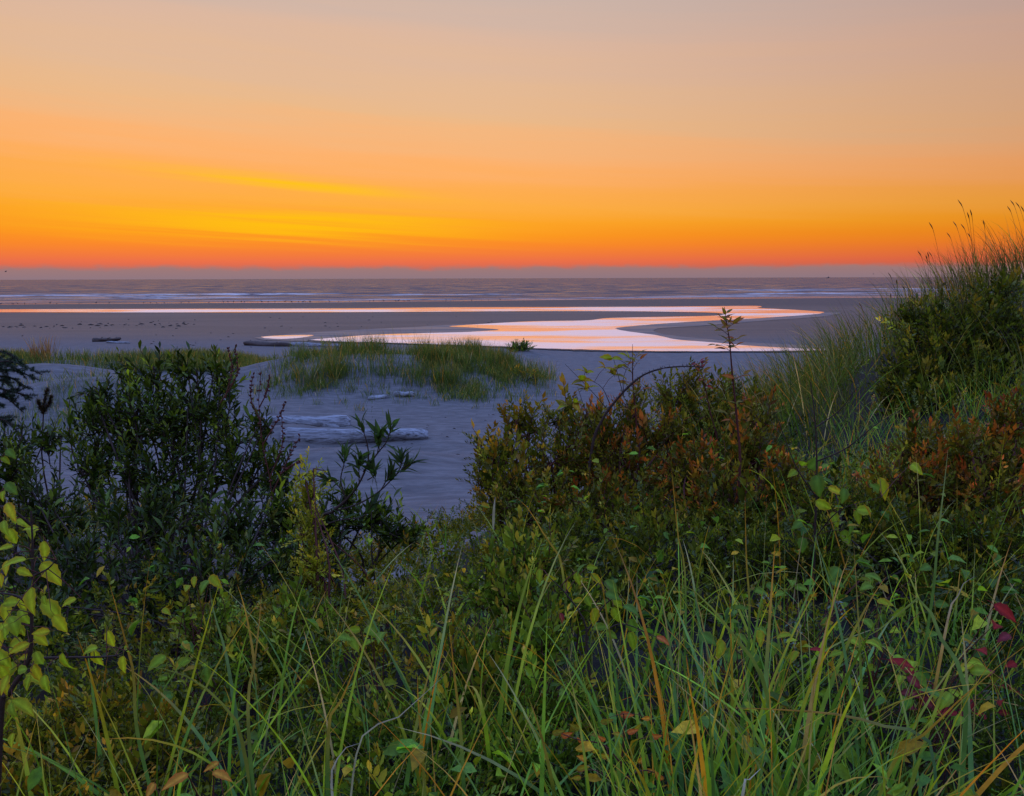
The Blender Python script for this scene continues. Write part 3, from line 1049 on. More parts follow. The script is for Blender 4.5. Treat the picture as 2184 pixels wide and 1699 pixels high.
def crest():
    d = 10.0
    data = [(1985, 120, 'tall rusty tussock at the left end of the right hand dune crest', 0.62), (2050, 190, 'tallest tussock on the right hand dune crest, tips combed leftwards', 0.80),
            (2120, 150, 'dense tussock on the dune crest beside the tallest one, towards the frame edge', 0.66), (2185, 120, 'tussock at the outer right end of the dune crest', 0.66),
            (1915, 80, 'thin lone tussock on the shoulder left of the dune crest', 0.5)]
    for u, n, lab, hh in data:
        x = (u - 1092) / FPX * d
        tussock(lab, gz(x, d), n, (hh * 0.6, hh * 1.15), (0.003, 0.006), (0.0, 0.35), (0.1, 0.9), 0.16, np.concatenate([RUST * 0.6, DUNE_GREENS[:1]]), 0.6, wind=2.9, seg=8, heads=5)  # rust tones dimmed, so the backlit silhouette sits in the blade colour


crest()
_p = G(98, 742, 0.9)
tussock('tall rust coloured tussock rising from the left grass belt', gz(-23.6, 44.5), 130, (0.8, 1.5), (0.012, 0.026), (0.0, 0.3), (0.05, 0.5), 0.28,
        np.array([(0.22, 0.11, 0.04), (0.2, 0.14, 0.05), (0.25, 0.12, 0.04)]), 0.7, seg=5)
tussock('row of tall thin seeded stalks on top of the hummock', gz(-4.4, 37.2), 40, (0.9, 1.55), (0.008, 0.014), (0.0, 0.3), (0.1, 0.5), 0.9, RUST * 1.3, 0.5, wind=2.9, seg=5)


# ------------------------------------------------------------------ leafy shoots
def leaf_t(w, fold=0.12, droop=0.08):
    """pointed leaf, length 1 along y, folded on the midrib (8 tris)"""
    wb = w * (0.8 if w > 0.2 else 0.5)
    V = np.array([(0, 0, 0), (-wb, 0.3, fold * w * 2), (0, 0.33, 0), (wb, 0.3, fold * w * 2), (-w * 0.75, 0.65, fold * w * 2 - droop * 0.4), (0, 0.67, -droop * 0.4), (w * 0.75, 0.65, fold * w * 2 - droop * 0.4), (0, 1, -droop)])
    F = np.array([(0, 2, 1), (0, 3, 2), (1, 2, 5), (1, 5, 4), (2, 3, 6), (2, 6, 5), (4, 5, 7), (5, 6, 7)])
    return V, F


def leaf_lo(w, fold=0.15, droop=0.05):
    V = np.array([(0, 0, 0), (-w, 0.45, fold * w * 2), (0, 1, -droop), (w, 0.45, fold * w * 2)])
    F = np.array([(0, 2, 1), (0, 3, 2)])
    return V, F


def spray(rs, n=17, leaf=0.13, w=0.27, lo=True, ang=0.95):
    """huckleberry spray of unit length: leaves in two ranks along a bent twig.  V, F, t per vertex, twig V, F"""
    ax = curve_pts([(0, 0, 0), (rs.normal(0, .04), 0.35, 0.05), (rs.normal(0, .08), 0.7, 0.06), (rs.normal(0, .12), 1.0, rs.normal(0.0, .1))], 9)
    T, F = leaf_lo(w) if lo else leaf_t(w)
    O, D, S, tt = [], [], [], []
    for i in range(n):
        t = 0.12 + 0.88 * (i + rs.uniform(0, .5)) / n
        o = ax[min(int(t * 8), 7)] * (1 - (t * 8 % 1)) + ax[min(int(t * 8) + 1, 8)] * (t * 8 % 1)
        sd = 1 if i % 2 else -1
        a = ang * (1 - 0.5 * t) + rs.normal(0, .2)
        D.append((sd * math.sin(a), math.cos(a), rs.normal(0.15, 0.35)))
        O.append(o)
        S.append(leaf * rs.uniform(0.75, 1.2) * (1.05 - 0.45 * max(0, t - 0.5)))
        tt.append(t)
    O.append(ax[-1]); D.append((0.05, 1, 0.1)); S.append(leaf * 0.8); tt.append(1.0)
    O, D, S = np.array(O), np.array(D), np.array(S)
    up = np.array((0, 0, 1.0)) + rs.normal(0, 0.35, D.shape)
    M = frames(D, up)
    V = place(T, M, O, S)
    return V, rep(F, len(O), len(T)), np.repeat(np.array(tt), len(T)), np.repeat(np.arange(len(O)), len(T)), tube(ax[::2], [0.012, 0.010, 0.008, 0.006, 0.003], 3)


def whorl(rs, n=13, leaf=0.36, w=0.195, lo=False):
    """wax myrtle shoot of unit length: long narrow leaves crowding upward round the tip"""
    ax = curve_pts([(0, 0, 0), (rs.normal(0, .04), 0.4, rs.normal(0, .04)), (rs.normal(0, .08), 0.85, rs.normal(0, .08))], 7)
    T, F = leaf_t(w, 0.2, 0.06) if not lo else leaf_lo(w, 0.2)
    O, D, S, tt = [], [], [], []
    for i in range(n):
        t = 0.15 + 0.85 * i / (n - 1)
        o = ax[min(int(t * 6), 6)]
        a = i * 2.4 + rs.normal(0, .3)
        q = 1.0 - 0.62 * t + rs.normal(0, .15)
        D.append((math.cos(a) * math.sin(q), math.cos(q), math.sin(a) * math.sin(q)))
        O.append(o)
        S.append(leaf * rs.uniform(0.7, 1.15) * (1.0 - 0.25 * t))
        tt.append(t)
    O, D, S = np.array(O), np.array(D), np.array(S)
    up = -np.column_stack([D[:, 0], 0 * D[:, 1], D[:, 2]]) + np.array((0, 1.0, 0)) + rs.normal(0, 0.3, D.shape)
    M = frames(D, up)
    return place(T, M, O, S), rep(F, len(O), len(T)), np.repeat(np.array(tt), len(T)), np.repeat(np.arange(len(O)), len(T)), tube(ax[::2], [0.014, 0.012, 0.01, 0.006], 3)


_rs = np.random.default_rng(99)
SPRAY_LO = [spray(_rs, int(_rs.integers(14, 19)), 0.165, 0.215) for _ in range(10)]
SPRAY_HI = [spray(_rs, int(_rs.integers(13, 18)), 0.18, 0.23, False) for _ in range(10)]
WHORL = [whorl(_rs, int(_rs.integers(10, 15))) for _ in range(10)]
WHORL_LO = [whorl(_rs, int(_rs.integers(10, 15)), lo=True) for _ in range(10)]

# palettes: (old leaf dark, old leaf light, new tip a, new tip b)
PAL = {
    'copper': [(0.060, 0.085, 0.008), (0.24, 0.22, 0.016), (0.52, 0.20, 0.016), (0.44, 0.26, 0.02)],
    'red': [(0.060, 0.080, 0.010), (0.24, 0.20, 0.016), (0.58, 0.065, 0.02), (0.52, 0.16, 0.02)],
    'olive': [(0.040, 0.065, 0.008), (0.16, 0.18, 0.014), (0.36, 0.20, 0.016), (0.28, 0.25, 0.02)],
    'green': [(0.055, 0.110, 0.012), (0.19, 0.27, 0.022), (0.32, 0.30, 0.024), (0.42, 0.24, 0.024)],
    'yellow': [(0.17, 0.21, 0.014), (0.38, 0.36, 0.024), (0.56, 0.36, 0.024), (0.50, 0.42, 0.03)],
    'myrtle': [(0.018, 0.040, 0.005), (0.090, 0.130, 0.010), (0.19, 0.24, 0.014), (0.16, 0.20, 0.014)],
    'shaded_leaf': [(0.016, 0.034, 0.006), (0.080, 0.115, 0.012), (0.13, 0.19, 0.024), (0.17, 0.13, 0.02)],  # darker leaf tones, the shade under the shrubs put into the colour
}


def scatter_sprays(mbL, mbT, O, D, S, templates, pal, tip_from=0.62, tip_p=0.5, roll=0.6):
    k = len(O)
    which = rng.integers(0, len(templates), k)
    pal = np.array(PAL[pal])
    for w, (V, F, tt, lid, (TV, TF)) in enumerate(templates):
        idx = np.where(which == w)[0]
        if not len(idx):
            continue
        M = frames(D[idx], None, roll)
        nl = lid.max() + 1
        r = np.clip(rng.beta(1.3, 1.7, (len(idx), nl)) + rng.normal(0, 0.15, (len(idx), 1)), 0, 1)
        old = pal[0] + (pal[1] - pal[0]) * r[..., None]
        tr = rng.random((len(idx), nl, 1))
        new = pal[2] + (pal[3] - pal[2]) * tr
        lt = np.zeros(nl)
        lt[lid] = tt
        tipness = np.clip((lt[None] - tip_from) / (1 - tip_from), 0, 1) * (rng.random((len(idx), 1)) < tip_p) * rng.uniform(0.5, 1.0, (len(idx), nl))
        col = old * (1 - tipness[..., None]) + new * tipness[..., None]
        col = col * rng.uniform(0.75, 1.25, (len(idx), nl, 1)) * np.exp(rng.normal(-0.05, 0.38, (len(idx), 1, 1)))
        C = col[:, lid]
        mbL.add(place(V, M, O[idx], S[idx]), rep(F, len(idx), len(V)), C.reshape(-1, 3))
        if mbT is not None:
            mbT.add(place(TV, M, O[idx], S[idx]), rep(TF, len(idx), len(TV)))


def ellipsoid_pts(c, r, n, shell=0.45):
    v = unit(rng.normal(0, 1, (n, 3)))
    q = shell + (1 - shell) * rng.random(n) ** 0.6
    return c + v * r * q[:, None], v


def shrub(name, label, cat, lobes, base_uvd, n_spr, size, pal, tip_p=0.5, tmpl=None, mat=None, stems=8, up=0.9, stem_r=0.012, group=None, bark=None, tip_from=0.6, shell=0.25, roll=0.6, depth=0.8):
    """lobes: (u, v, d, ru, rv) in photo pixels at distance d -> crown volumes; every spray hangs on a stem"""
    L = []
    for (u, v, d, ru, rv) in lobes:
        c = P(u, v, d)
        m = d / FPX
        L.append((c, np.array((ru * m, 0.5 * (ru + rv) * m * depth, rv * m))))
    bu, bd = base_uvd
    bx = (bu - 1092) / FPX * bd
    base = gz(bx, bd)
    t = thing(name, label, cat, base, group)
    vol = np.array([np.prod(r) ** (2 / 3) for c, r in L])
    cnt = np.maximum(3, (n_spr * vol / vol.sum()).astype(int))
    mbL, mbT = MB(), MB()
    ends = []
    for (c, r), k in zip(L, cnt):
        O, nrm = ellipsoid_pts(c, r, k, shell)
        gzv = height(O[:, 0], O[:, 1]) + 0.03
        ok = O[:, 2] > gzv
        O, nrm = O[ok], nrm[ok]
        D = nrm * 0.75 + np.array((0, 0, up)) * rng.uniform(0.3, 1.2, (len(O), 1)) + rng.normal(0, 0.3, O.shape)
        D = unit(D)
        S = rng.uniform(*size, len(O))
        lead = rng.random(len(O)) < 0.10             # long leading shoots that stand out of the crown
        D[lead] = unit(D[lead] * 0.4 + np.array((0, 0, 1.0)))
        S[lead] *= 1.7
        O = O - D * S[:, None] * 0.6
        scatter_sprays(mbL, mbT, O, D, S, tmpl or SPRAY_LO, pal, tip_from, tip_p, roll)
        # main stems into this lobe, with side limbs
        ns = max(2, int(stems * k / max(cnt.sum(), 1)) + 1)
        e, _ = ellipsoid_pts(c, r * 0.8, ns, 0.2)
        for q in e:
            b0 = base + np.array((rng.normal(0, 0.12), rng.normal(0, 0.12), -0.03))
            mid = (b0 + q) / 2 + np.array((rng.normal(0, 0.06), rng.normal(0, 0.06), rng.normal(0, 0.05)))
            cp = curve_pts([b0, mid, q], 9)
            V, F = tube(cp, np.linspace(stem_r, stem_r * 0.35, 9) * rng.uniform(0.7, 1.2), 5)
            mbT.add(V, F)
            ends.append(cp[3:])
        pts = np.concatenate(ends)
        for o in O[rng.random(len(O)) < 0.45]:
            dd = np.linalg.norm(pts - o, axis=1)
            j = np.argmin(dd)
            if dd[j] < 0.9:
                V, F = tube([pts[j], (pts[j] + o) / 2 + rng.normal(0, 0.015, 3), o], [stem_r * 0.4, stem_r * 0.3, stem_r * 0.2], 3)
                mbT.add(V, F)
    mbT.build('stem', bark or M_BARK, t, kind='stuff')
    mbL.build('foliage', mat or M_LEAF, t, kind='stuff')
    return t


def shrubs():
    # -------- wax myrtle, left
    shrub('wax_myrtle', 'large dark wax myrtle with long narrow leaves, left of the driftwood logs', 'shrub',
          [(330, 880, 5.0, 150, 90), (225, 930, 5.0, 100, 95), (440, 900, 5.1, 125, 110), (520, 985, 5.0, 90, 80), (190, 1000, 4.8, 75, 60), (350, 1010, 4.8, 160, 80), (560, 900, 5.0, 35, 50), (585, 1010, 4.9, 50, 60),
           (395, 785, 5.1, 45, 40), (480, 800, 5.2, 50, 45), (275, 785, 5.2, 45, 35), (205, 850, 5.0, 40, 45), (330, 790, 5.1, 40, 40)],
          (340, 4.7), 540, (0.13, 0.22), 'myrtle', 0.4, WHORL, M_WAXY, stems=26, stem_r=0.011, shell=0.2, depth=0.7)
    shrub('wax_myrtle', 'shaded lower wax myrtle thicket with bare stems under the large dark one', 'shrub',
          [(120, 1080, 4.4, 130, 90), (330, 1110, 4.3, 160, 90), (520, 1120, 4.3, 140, 80), (200, 1220, 3.9, 200, 110), (450, 1230, 3.8, 200, 110), (640, 1190, 3.9, 120, 80), (80, 1320, 3.4, 140, 90)],
          (330, 3.8), 520, (0.12, 0.2), 'shaded_leaf', 0.3, WHORL, M_WAXY, stems=26, stem_r=0.010, shell=0.2)
    # -------- left edge spruce is built below
    shrub('wax_myrtle', 'low bushy wax myrtle at the left edge beneath the spruce', 'shrub',
          [(30, 940, 5.2, 60, 50), (110, 930, 5.3, 35, 35), (20, 1010, 4.8, 70, 60)], (60, 5.0), 90, (0.12, 0.2), 'myrtle', 0.4, WHORL, M_WAXY, stems=8, shell=0.2)
    shrub('wax_myrtle', 'low spreading myrtle at the lower edge of the pale sand, under the forked sprigs', 'shrub',
          [(700, 1110, 4.2, 80, 40), (800, 1100, 4.2, 70, 35), (600, 1090, 4.3, 60, 45), (740, 1060, 4.3, 40, 25), (860, 1130, 4.1, 60, 35)], (720, 4.1), 170, (0.11, 0.2), 'myrtle', 0.4, WHORL, M_WAXY, stems=10, stem_r=0.008, shell=0.1)
    # -------- centre huckleberries
    shrub('huckleberry_bush', 'coppery huckleberry bush overhanging the pale sand, left end of the thicket', 'shrub',
          [(1055, 965, 5.2, 65, 45), (1120, 900, 5.4, 60, 40), (1190, 985, 5.1, 100, 75), (1070, 1030, 5.0, 70, 50), (1150, 1090, 4.8, 140, 70), (1190, 890, 5.4, 35, 35)],
          (1130, 4.9), 430, (0.12, 0.27), 'copper', 0.4, bark=M_REDBARK, stems=16)
    shrub('huckleberry_bush', 'tall middle huckleberry bush with scarlet leaves, below the arching bramble', 'shrub',
          [(1300, 930, 5.2, 90, 60), (1330, 1010, 5.0, 120, 80), (1240, 910, 5.3, 45, 40), (1400, 920, 5.1, 60, 50), (1320, 1110, 4.7, 160, 90), (1350, 870, 5.3, 30, 40)],
          (1320, 4.8), 520, (0.12, 0.27), 'red', 0.48, bark=M_REDBARK, stems=20)
    shrub('huckleberry_bush', 'reddish huckleberry bush around the foot of the tall leafy shoot', 'shrub',
          [(1500, 1010, 4.9, 105, 70), (1600, 970, 5.0, 80, 65), (1560, 1090, 4.6, 130, 90), (1660, 1040, 4.6, 70, 60), (1620, 890, 5.2, 40, 40)],
          (1560, 4.6), 450, (0.12, 0.27), 'red', 0.55, bark=M_REDBARK, stems=16)
    shrub('huckleberry_bush', 'rounded green huckleberry bush behind the bramble arch, against bare sand', 'shrub',
          [(1440, 845, 7.0, 65, 40), (1475, 805, 7.1, 30, 25), (1550, 850, 7.0, 60, 35), (1500, 895, 6.8, 110, 50), (1615, 845, 7.2, 35, 28)],
          (1500, 6.9), 330, (0.15, 0.27), 'copper', 0.3, bark=M_REDBARK, stems=12)
    shrub('huckleberry_bush', 'shaded green huckleberry below the coppery and scarlet bushes', 'shrub',
          [(1200, 1180, 4.0, 170, 80), (1400, 1220, 3.9, 200, 110), (1600, 1210, 3.9, 170, 110), (1300, 1310, 3.5, 170, 90), (1520, 1330, 3.4, 200, 100)],
          (1420, 3.9), 800, (0.12, 0.21), 'olive', 0.35, stems=20)
    # -------- right
    shrub('huckleberry_bush', 'big dark huckleberry bush standing under the grassy dune crest', 'shrub',
          [(2060, 710, 7.6, 130, 75), (2000, 780, 7.4, 120, 80), (2150, 750, 7.6, 90, 100), (1955, 690, 7.8, 55, 40), (2110, 840, 7.2, 130, 70), (2120, 630, 7.8, 55, 35), (1930, 830, 7.2, 70, 55), (2000, 860, 7.0, 100, 40)],
          (2060, 7.4), 1500, (0.18, 0.32), 'olive', 0.35, stems=24, stem_r=0.016)
    shrub('huckleberry_bush', 'red tinted huckleberry spreading along the right edge below the dark bush', 'shrub',
          [(2080, 980, 4.2, 110, 60), (2150, 930, 4.3, 50, 90), (2110, 1070, 4.0, 110, 90), (1960, 960, 4.4, 70, 45), (1930, 1040, 4.1, 110, 70)],
          (2060, 4.1), 620, (0.12, 0.22), 'red', 0.5, bark=M_REDBARK, stems=16)
    shrub('huckleberry_bush', 'dull olive huckleberry beneath the red tinted one at right', 'shrub',
          [(1960, 1170, 3.7, 150, 80), (1765, 1090, 4.0, 80, 70), (1760, 1190, 3.7, 110, 80), (2110, 1180, 3.6, 110, 90), (2060, 1290, 3.3, 150, 90), (1880, 1120, 3.9, 90, 60)],
          (1900, 3.7), 820, (0.11, 0.2), 'olive', 0.4, stems=16)
    # -------- foreground
    shrub('huckleberry_bush', 'upright glossy huckleberry in the centre foreground with dark red stems', 'shrub',
          [(1120, 1190, 2.9, 95, 45), (1080, 1270, 2.7, 110, 60), (1170, 1300, 2.6, 100, 60), (1110, 1390, 2.4, 120, 80), (1000, 1450, 2.3, 120, 80), (1130, 1500, 2.2, 140, 90)],
          (1110, 2.4), 420, (0.10, 0.17), 'green', 0.5, SPRAY_HI, bark=M_REDBARK, stems=14, stem_r=0.007)
    shrub('huckleberry_bush', 'small leaved huckleberry cover at the bottom, left of the orange leaved shoot', 'shrub',
          [(960, 1600, 2.0, 190, 80), (780, 1560, 2.1, 120, 60), (1140, 1620, 1.9, 130, 70), (860, 1690, 1.8, 220, 60)],
          (960, 1.95), 380, (0.08, 0.14), 'green', 0.35, SPRAY_HI, stems=12, stem_r=0.005)
    shrub('huckleberry_bush', 'low bronze huckleberry filling the bottom left corner', 'shrub',
          [(60, 1590, 2.0, 120, 70), (210, 1540, 2.1, 140, 60), (330, 1600, 2.0, 130, 60), (160, 1680, 1.8, 220, 60)],
          (180, 1.95), 380, (0.08, 0.14), 'copper', 0.5, SPRAY_HI, stems=12, stem_r=0.005)
    shrub('huckleberry_bush', 'slender yellow tinged huckleberry sprig pointing up beside the myrtle sprigs', 'shrub',
          [(655, 1010, 3.7, 22, 35), (655, 1060, 3.7, 42, 40), (662, 1130, 3.6, 50, 55), (668, 1210, 3.5, 55, 60)],
          (668, 3.5), 95, (0.09, 0.15), 'yellow', 0.6, SPRAY_HI, bark=M_REDBARK, stems=4, stem_r=0.007, shell=0.05)
    shrub('huckleberry_bush', 'copper tipped huckleberry tuft left of centre below the myrtle thicket', 'shrub',
          [(440, 1330, 3.0, 90, 40), (640, 1330, 3.0, 90, 60), (540, 1400, 2.8, 130, 60)],
          (520, 2.9), 240, (0.09, 0.16), 'green', 0.5, SPRAY_HI, bark=M_REDBARK, stems=9, stem_r=0.006)
    # -------- beach
    t = shrub('beach_bush', 'small round green bush alone on its sand mound beside the creek', 'shrub',
              [(1110, 740, 57.5, 33, 13)], (1110, 57.5), 150, (0.3, 0.5), 'green', 0.2, WHORL_LO, M_WAXY, stems=6, stem_r=0.02)
    shrub('beach_bush', 'brown withered plant at the right tip of the grassy hummock', 'shrub',
          [(1130, 806, 34.5, 26, 15), (1100, 800, 35, 30, 18)], (1120, 34.6), 130, (0.2, 0.4), 'copper', 0.8, SPRAY_LO, stems=6, stem_r=0.015)
    shrub('beach_bush', 'pale airy weed on the far sand above the left grass belt', 'shrub',
          [(697, 733, 47, 14, 9)], (697, 47), 26, (0.2, 0.35), 'yellow', 0.2, SPRAY_LO, stems=4, stem_r=0.01)


shrubs()


def ground_cover():
    """the low mass of leaves that closes the dune floor between the shrubs"""
    mbL = MB()
    n = 26000
    y = 1.0 + 8.0 * rng.random(n) ** 1.35
    x = rng.uniform(-1, 1, n) * (0.75 * y + 1.5)
    z = height(x, y)
    keep = ~((x < 0.02 * y) & (y > 7.2 + 0.6 * wob(x, y, 2.0, 5))) & (rng.random(n) < 0.18 + 0.82 * sm(-0.22, 0.10, wob(x, y, 2.6, 14)))
    x, y, z = x[keep], y[keep], z[keep]
    hgt = 0.12 + 0.40 * np.clip(0.5 + wob(x, y, 1.6, 11), 0, 1) * rng.random(len(x)) ** 0.6
    O = np.column_stack([x, y, z + hgt * rng.uniform(0.2, 1, len(x))])
    D = np.column_stack([rng.normal(0, .6, len(x)), rng.normal(-0.15, .6, len(x)), rng.uniform(0.25, 1.1, len(x))])
    S = rng.uniform(0.10, 0.19, len(x)) * (0.75 + 0.06 * y)
    patch = wob(x, y, 0.9, 22)
    for k, (pal, m) in enumerate((('shaded_leaf', patch > 0.10), ('copper', (patch <= 0.10) & (patch > -0.06)), ('olive', patch <= -0.06))):
        scatter_sprays(mbL, None, O[m], D[m], S[m], SPRAY_LO, pal, 0.6, 0.35)
    tag(mbL.build('ground_cover', M_LEAF, kind='stuff'), 'low tangle of small leaves covering the dune floor', 'ground cover')


def undergrowth():
    """broad ovate leaves pushing up in patches through the ground cover"""
    mb = MB()
    n = 2900
    y = 1.5 + 4.2 * rng.random(n) ** 1.2
    x = rng.uniform(-0.72, 0.72, n) * (y + 0.4)
    keep = (rng.random(n) < 0.10 + 0.9 * sm(-0.05, 0.2, wob(x, y, 1.9, 17))) & ~((x < 0.0) & (y > 4.3))
    x, y = x[keep], y[keep]
    n = len(x)
    O = np.column_stack([x, y, height(x, y) + rng.uniform(0.12, 0.5, n)])
    D = unit(np.column_stack([rng.normal(0, 1, n), rng.normal(-0.5, 0.8, n), rng.normal(0.05, 0.4, n)]))
    S = rng.uniform(0.03, 0.062, n)
    for w, dr in ((0.30, 0.25), (0.26, 0.1), (0.34, 0.4)):
        m = rng.integers(0, 3, n) == 0
        T, F = leaf_t(w, 0.2, dr)
        k = int(m.sum())
        c = pick(np.array([(0.10, 0.22, 0.02), (0.17, 0.30, 0.02), (0.07, 0.16, 0.025), (0.26, 0.33, 0.02), (0.12, 0.23, 0.035), (0.38, 0.25, 0.02)]), k, 0.2)
        M = frames(D[m], np.array((0, -0.4, 1.0)) + rng.normal(0, 0.4, (k, 3)))
        mb.add(place(T, M, O[m], S[m]), rep(F, k, len(T)), np.repeat(c, len(T), 0))
    tag(mb.build('undergrowth', M_BROAD, kind='stuff'), 'broad green leaves crowding up between the foreground grass', 'undergrowth')


ground_cover()
undergrowth()


# ------------------------------------------------------------------ single large leaves as parts
def big_leaf_mesh(name, col, edge, w=0.34, seed=0, bend=0.5, serr=0.045):
    """ovate leaf, 1 long, folded on the midrib and drooping; mid 0, margins 1"""
    rs = np.random.default_rng(seed)
    n = 9
    t = np.linspace(0, 1, n)
    prof = 0.86 * w * np.sin(np.pi * t ** 0.75) ** 0.85 * (1 - 0.25 * t)
    prof[0] = 0.008
    prof[-1] = 0.004
    th = -bend * t ** 1.4 * 1.6
    yy = np.concatenate([[0], np.cumsum(np.cos(th[:-1]) / (n - 1))])
    zz = np.concatenate([[0], np.cumsum(np.sin(th[:-1]) / (n - 1))])
    V, C = [], []
    for i in range(n):
        s = serr * (1 if i % 2 else -1) * (0 < i < n - 1)
        for q in (-1, -0.5, 0, 0.5, 1):
            up = 0.30 * abs(q) * prof[i] + 0.04 * math.sin(9 * t[i] + q * 3) * prof[i]
            V.append((q * prof[i] * (1 + (s if abs(q) == 1 else 0) * 2), yy[i] - 0.04 * abs(q), zz[i] + up))
            e = min(1, (abs(q) == 1) * 0.75 + 0.5 * (t[i] > 0.85) + 0.25 * rs.random() * abs(q))
            cc = np.array(col) * (1 - e) + np.array(edge) * e if q else np.array(col) * 1.5
            C.append(cc * rs.uniform(0.85, 1.12) * (1.0 - 0.35 * (rs.random() < 0.05)))
    V = np.array(V)
    F = []
    for i in range(n - 1):
        for j in range(4):
            F.append((i * 5 + j, i * 5 + j + 1, i * 5 + 6 + j, i * 5 + 5 + j))
    mb = MB()
    mb.add(V, F, np.array(C))
    # petiole
    pv, pf = tube([(0, 0.01, 0), (0, -0.12, 0.02), (0, -0.28, 0.0)], [0.014, 0.013, 0.014], 4)
    mb.add(pv, pf, np.array(col) * 0.6 + np.array((0.06, 0.02, 0.01)))
    me = mb.mesh(name, smooth=True)
    me.materials.append(M_BROAD)
    return me


YG, OR = (0.30, 0.36, 0.035), (0.42, 0.20, 0.03)
LEAF_Y = [big_leaf_mesh('leaf', c, e, w, s, b) for c, e, w, s, b in (((0.350, 0.449, 0.022), (0.467, 0.374, 0.022), 0.33, 1, 0.5), ((0.280, 0.412, 0.025), (0.420, 0.374, 0.022), 0.36, 2, 0.8),
                                                                     ((0.420, 0.462, 0.022), (0.518, 0.275, 0.022), 0.30, 3, 0.35), ((0.233, 0.374, 0.036), (0.326, 0.374, 0.036), 0.34, 4, 1.0))]
LEAF_G = [big_leaf_mesh('leaf', c, e, w, s, b) for c, e, w, s, b in (((0.186, 0.295, 0.017), (0.279, 0.281, 0.014), 0.34, 5, 0.4), ((0.139, 0.253, 0.024), (0.186, 0.253, 0.019), 0.38, 6, 0.7),
                                                                     ((0.265, 0.337, 0.014), (0.466, 0.281, 0.014), 0.32, 7, 0.3), ((0.093, 0.197, 0.029), (0.139, 0.211, 0.024), 0.40, 8, 0.6))]
LEAF_O = [big_leaf_mesh('leaf', c, e, w, s, b) for c, e, w, s, b in (((0.540, 0.260, 0.032), (0.600, 0.156, 0.024), 0.30, 9, 0.2), ((0.324, 0.273, 0.024), (0.486, 0.182, 0.024), 0.28, 10, 0.4),
                                                                     ((0.189, 0.182, 0.024), (0.297, 0.169, 0.024), 0.27, 11, 0.3), ((0.486, 0.156, 0.040), (0.540, 0.091, 0.024), 0.30, 12, 0.5))]
LEAF_R = [big_leaf_mesh('leaf', c, e, w, s, b) for c, e, w, s, b in (((0.292, 0.023, 0.022), (0.227, 0.023, 0.022), 0.32, 13, 0.4), ((0.211, 0.035, 0.043), (0.162, 0.023, 0.029), 0.36, 14, 0.6))]
LEAF_M = [big_leaf_mesh('leaf', c, e, w, s, b, 0.0) for c, e, w, s, b in (((0.035, 0.07, 0.022), (0.05, 0.08, 0.022), 0.15, 15, 0.1), ((0.05, 0.10, 0.03), (0.06, 0.10, 0.03), 0.14, 16, 0.3),
                                                                          ((0.028, 0.055, 0.022), (0.04, 0.06, 0.02), 0.16, 17, 0.2))]
LEAF_H = [big_leaf_mesh('leaf', c, e, w, s, b, 0.02) for c, e, w, s, b in (((0.216, 0.156, 0.024), (0.351, 0.104, 0.024), 0.24, 18, 0.2), ((0.324, 0.117, 0.024), (0.405, 0.078, 0.024), 0.24, 19, 0.3),
                                                                           ((0.149, 0.156, 0.024), (0.270, 0.130, 0.024), 0.24, 20, 0.15))]


def put_leaf(parent, meshes, pos, d, size, up=None):
    """a leaf object whose blade starts at pos and runs along d"""
    me = meshes[random.randrange(len(meshes))]
    o = bpy.data.objects.new('leaf', me)
    COL.objects.link(o)
    d = unit(np.array(d, float))
    if up is None:
        up = np.array((0, -0.35, 1.0)) + rng.normal(0, 0.35, 3)
    M = frames(d[None], np.array(up)[None])[0]
    mw = Matrix(((*M[0] * size, pos[0]), (*M[1] * size, pos[1]), (*M[2] * size, pos[2]), (0, 0, 0, 1)))
    o.parent = parent
    o.matrix_parent_inverse = Matrix.Translation(-Vector(parent.location))
    o.matrix_basis = mw
    return o


def stem_part(parent, ctrl, r0, r1, mat=M_BARK, n=14, sides=6, name='stem'):
    c = curve_pts(ctrl, n)
    mb = MB()
    k = np.linspace(0, 1, n)
    V, F = tube(c, (r0 + (r1 - r0) * k) * (1 + 0.10 * np.sin(k * 40)), sides)
    mb.add(V, F)
    mb.build(name, mat, parent, smooth=True)
    return c


def nearest(curves, p):
    q = np.concatenate(curves)
    return q[np.argmin(np.linalg.norm(q - p, axis=1))]


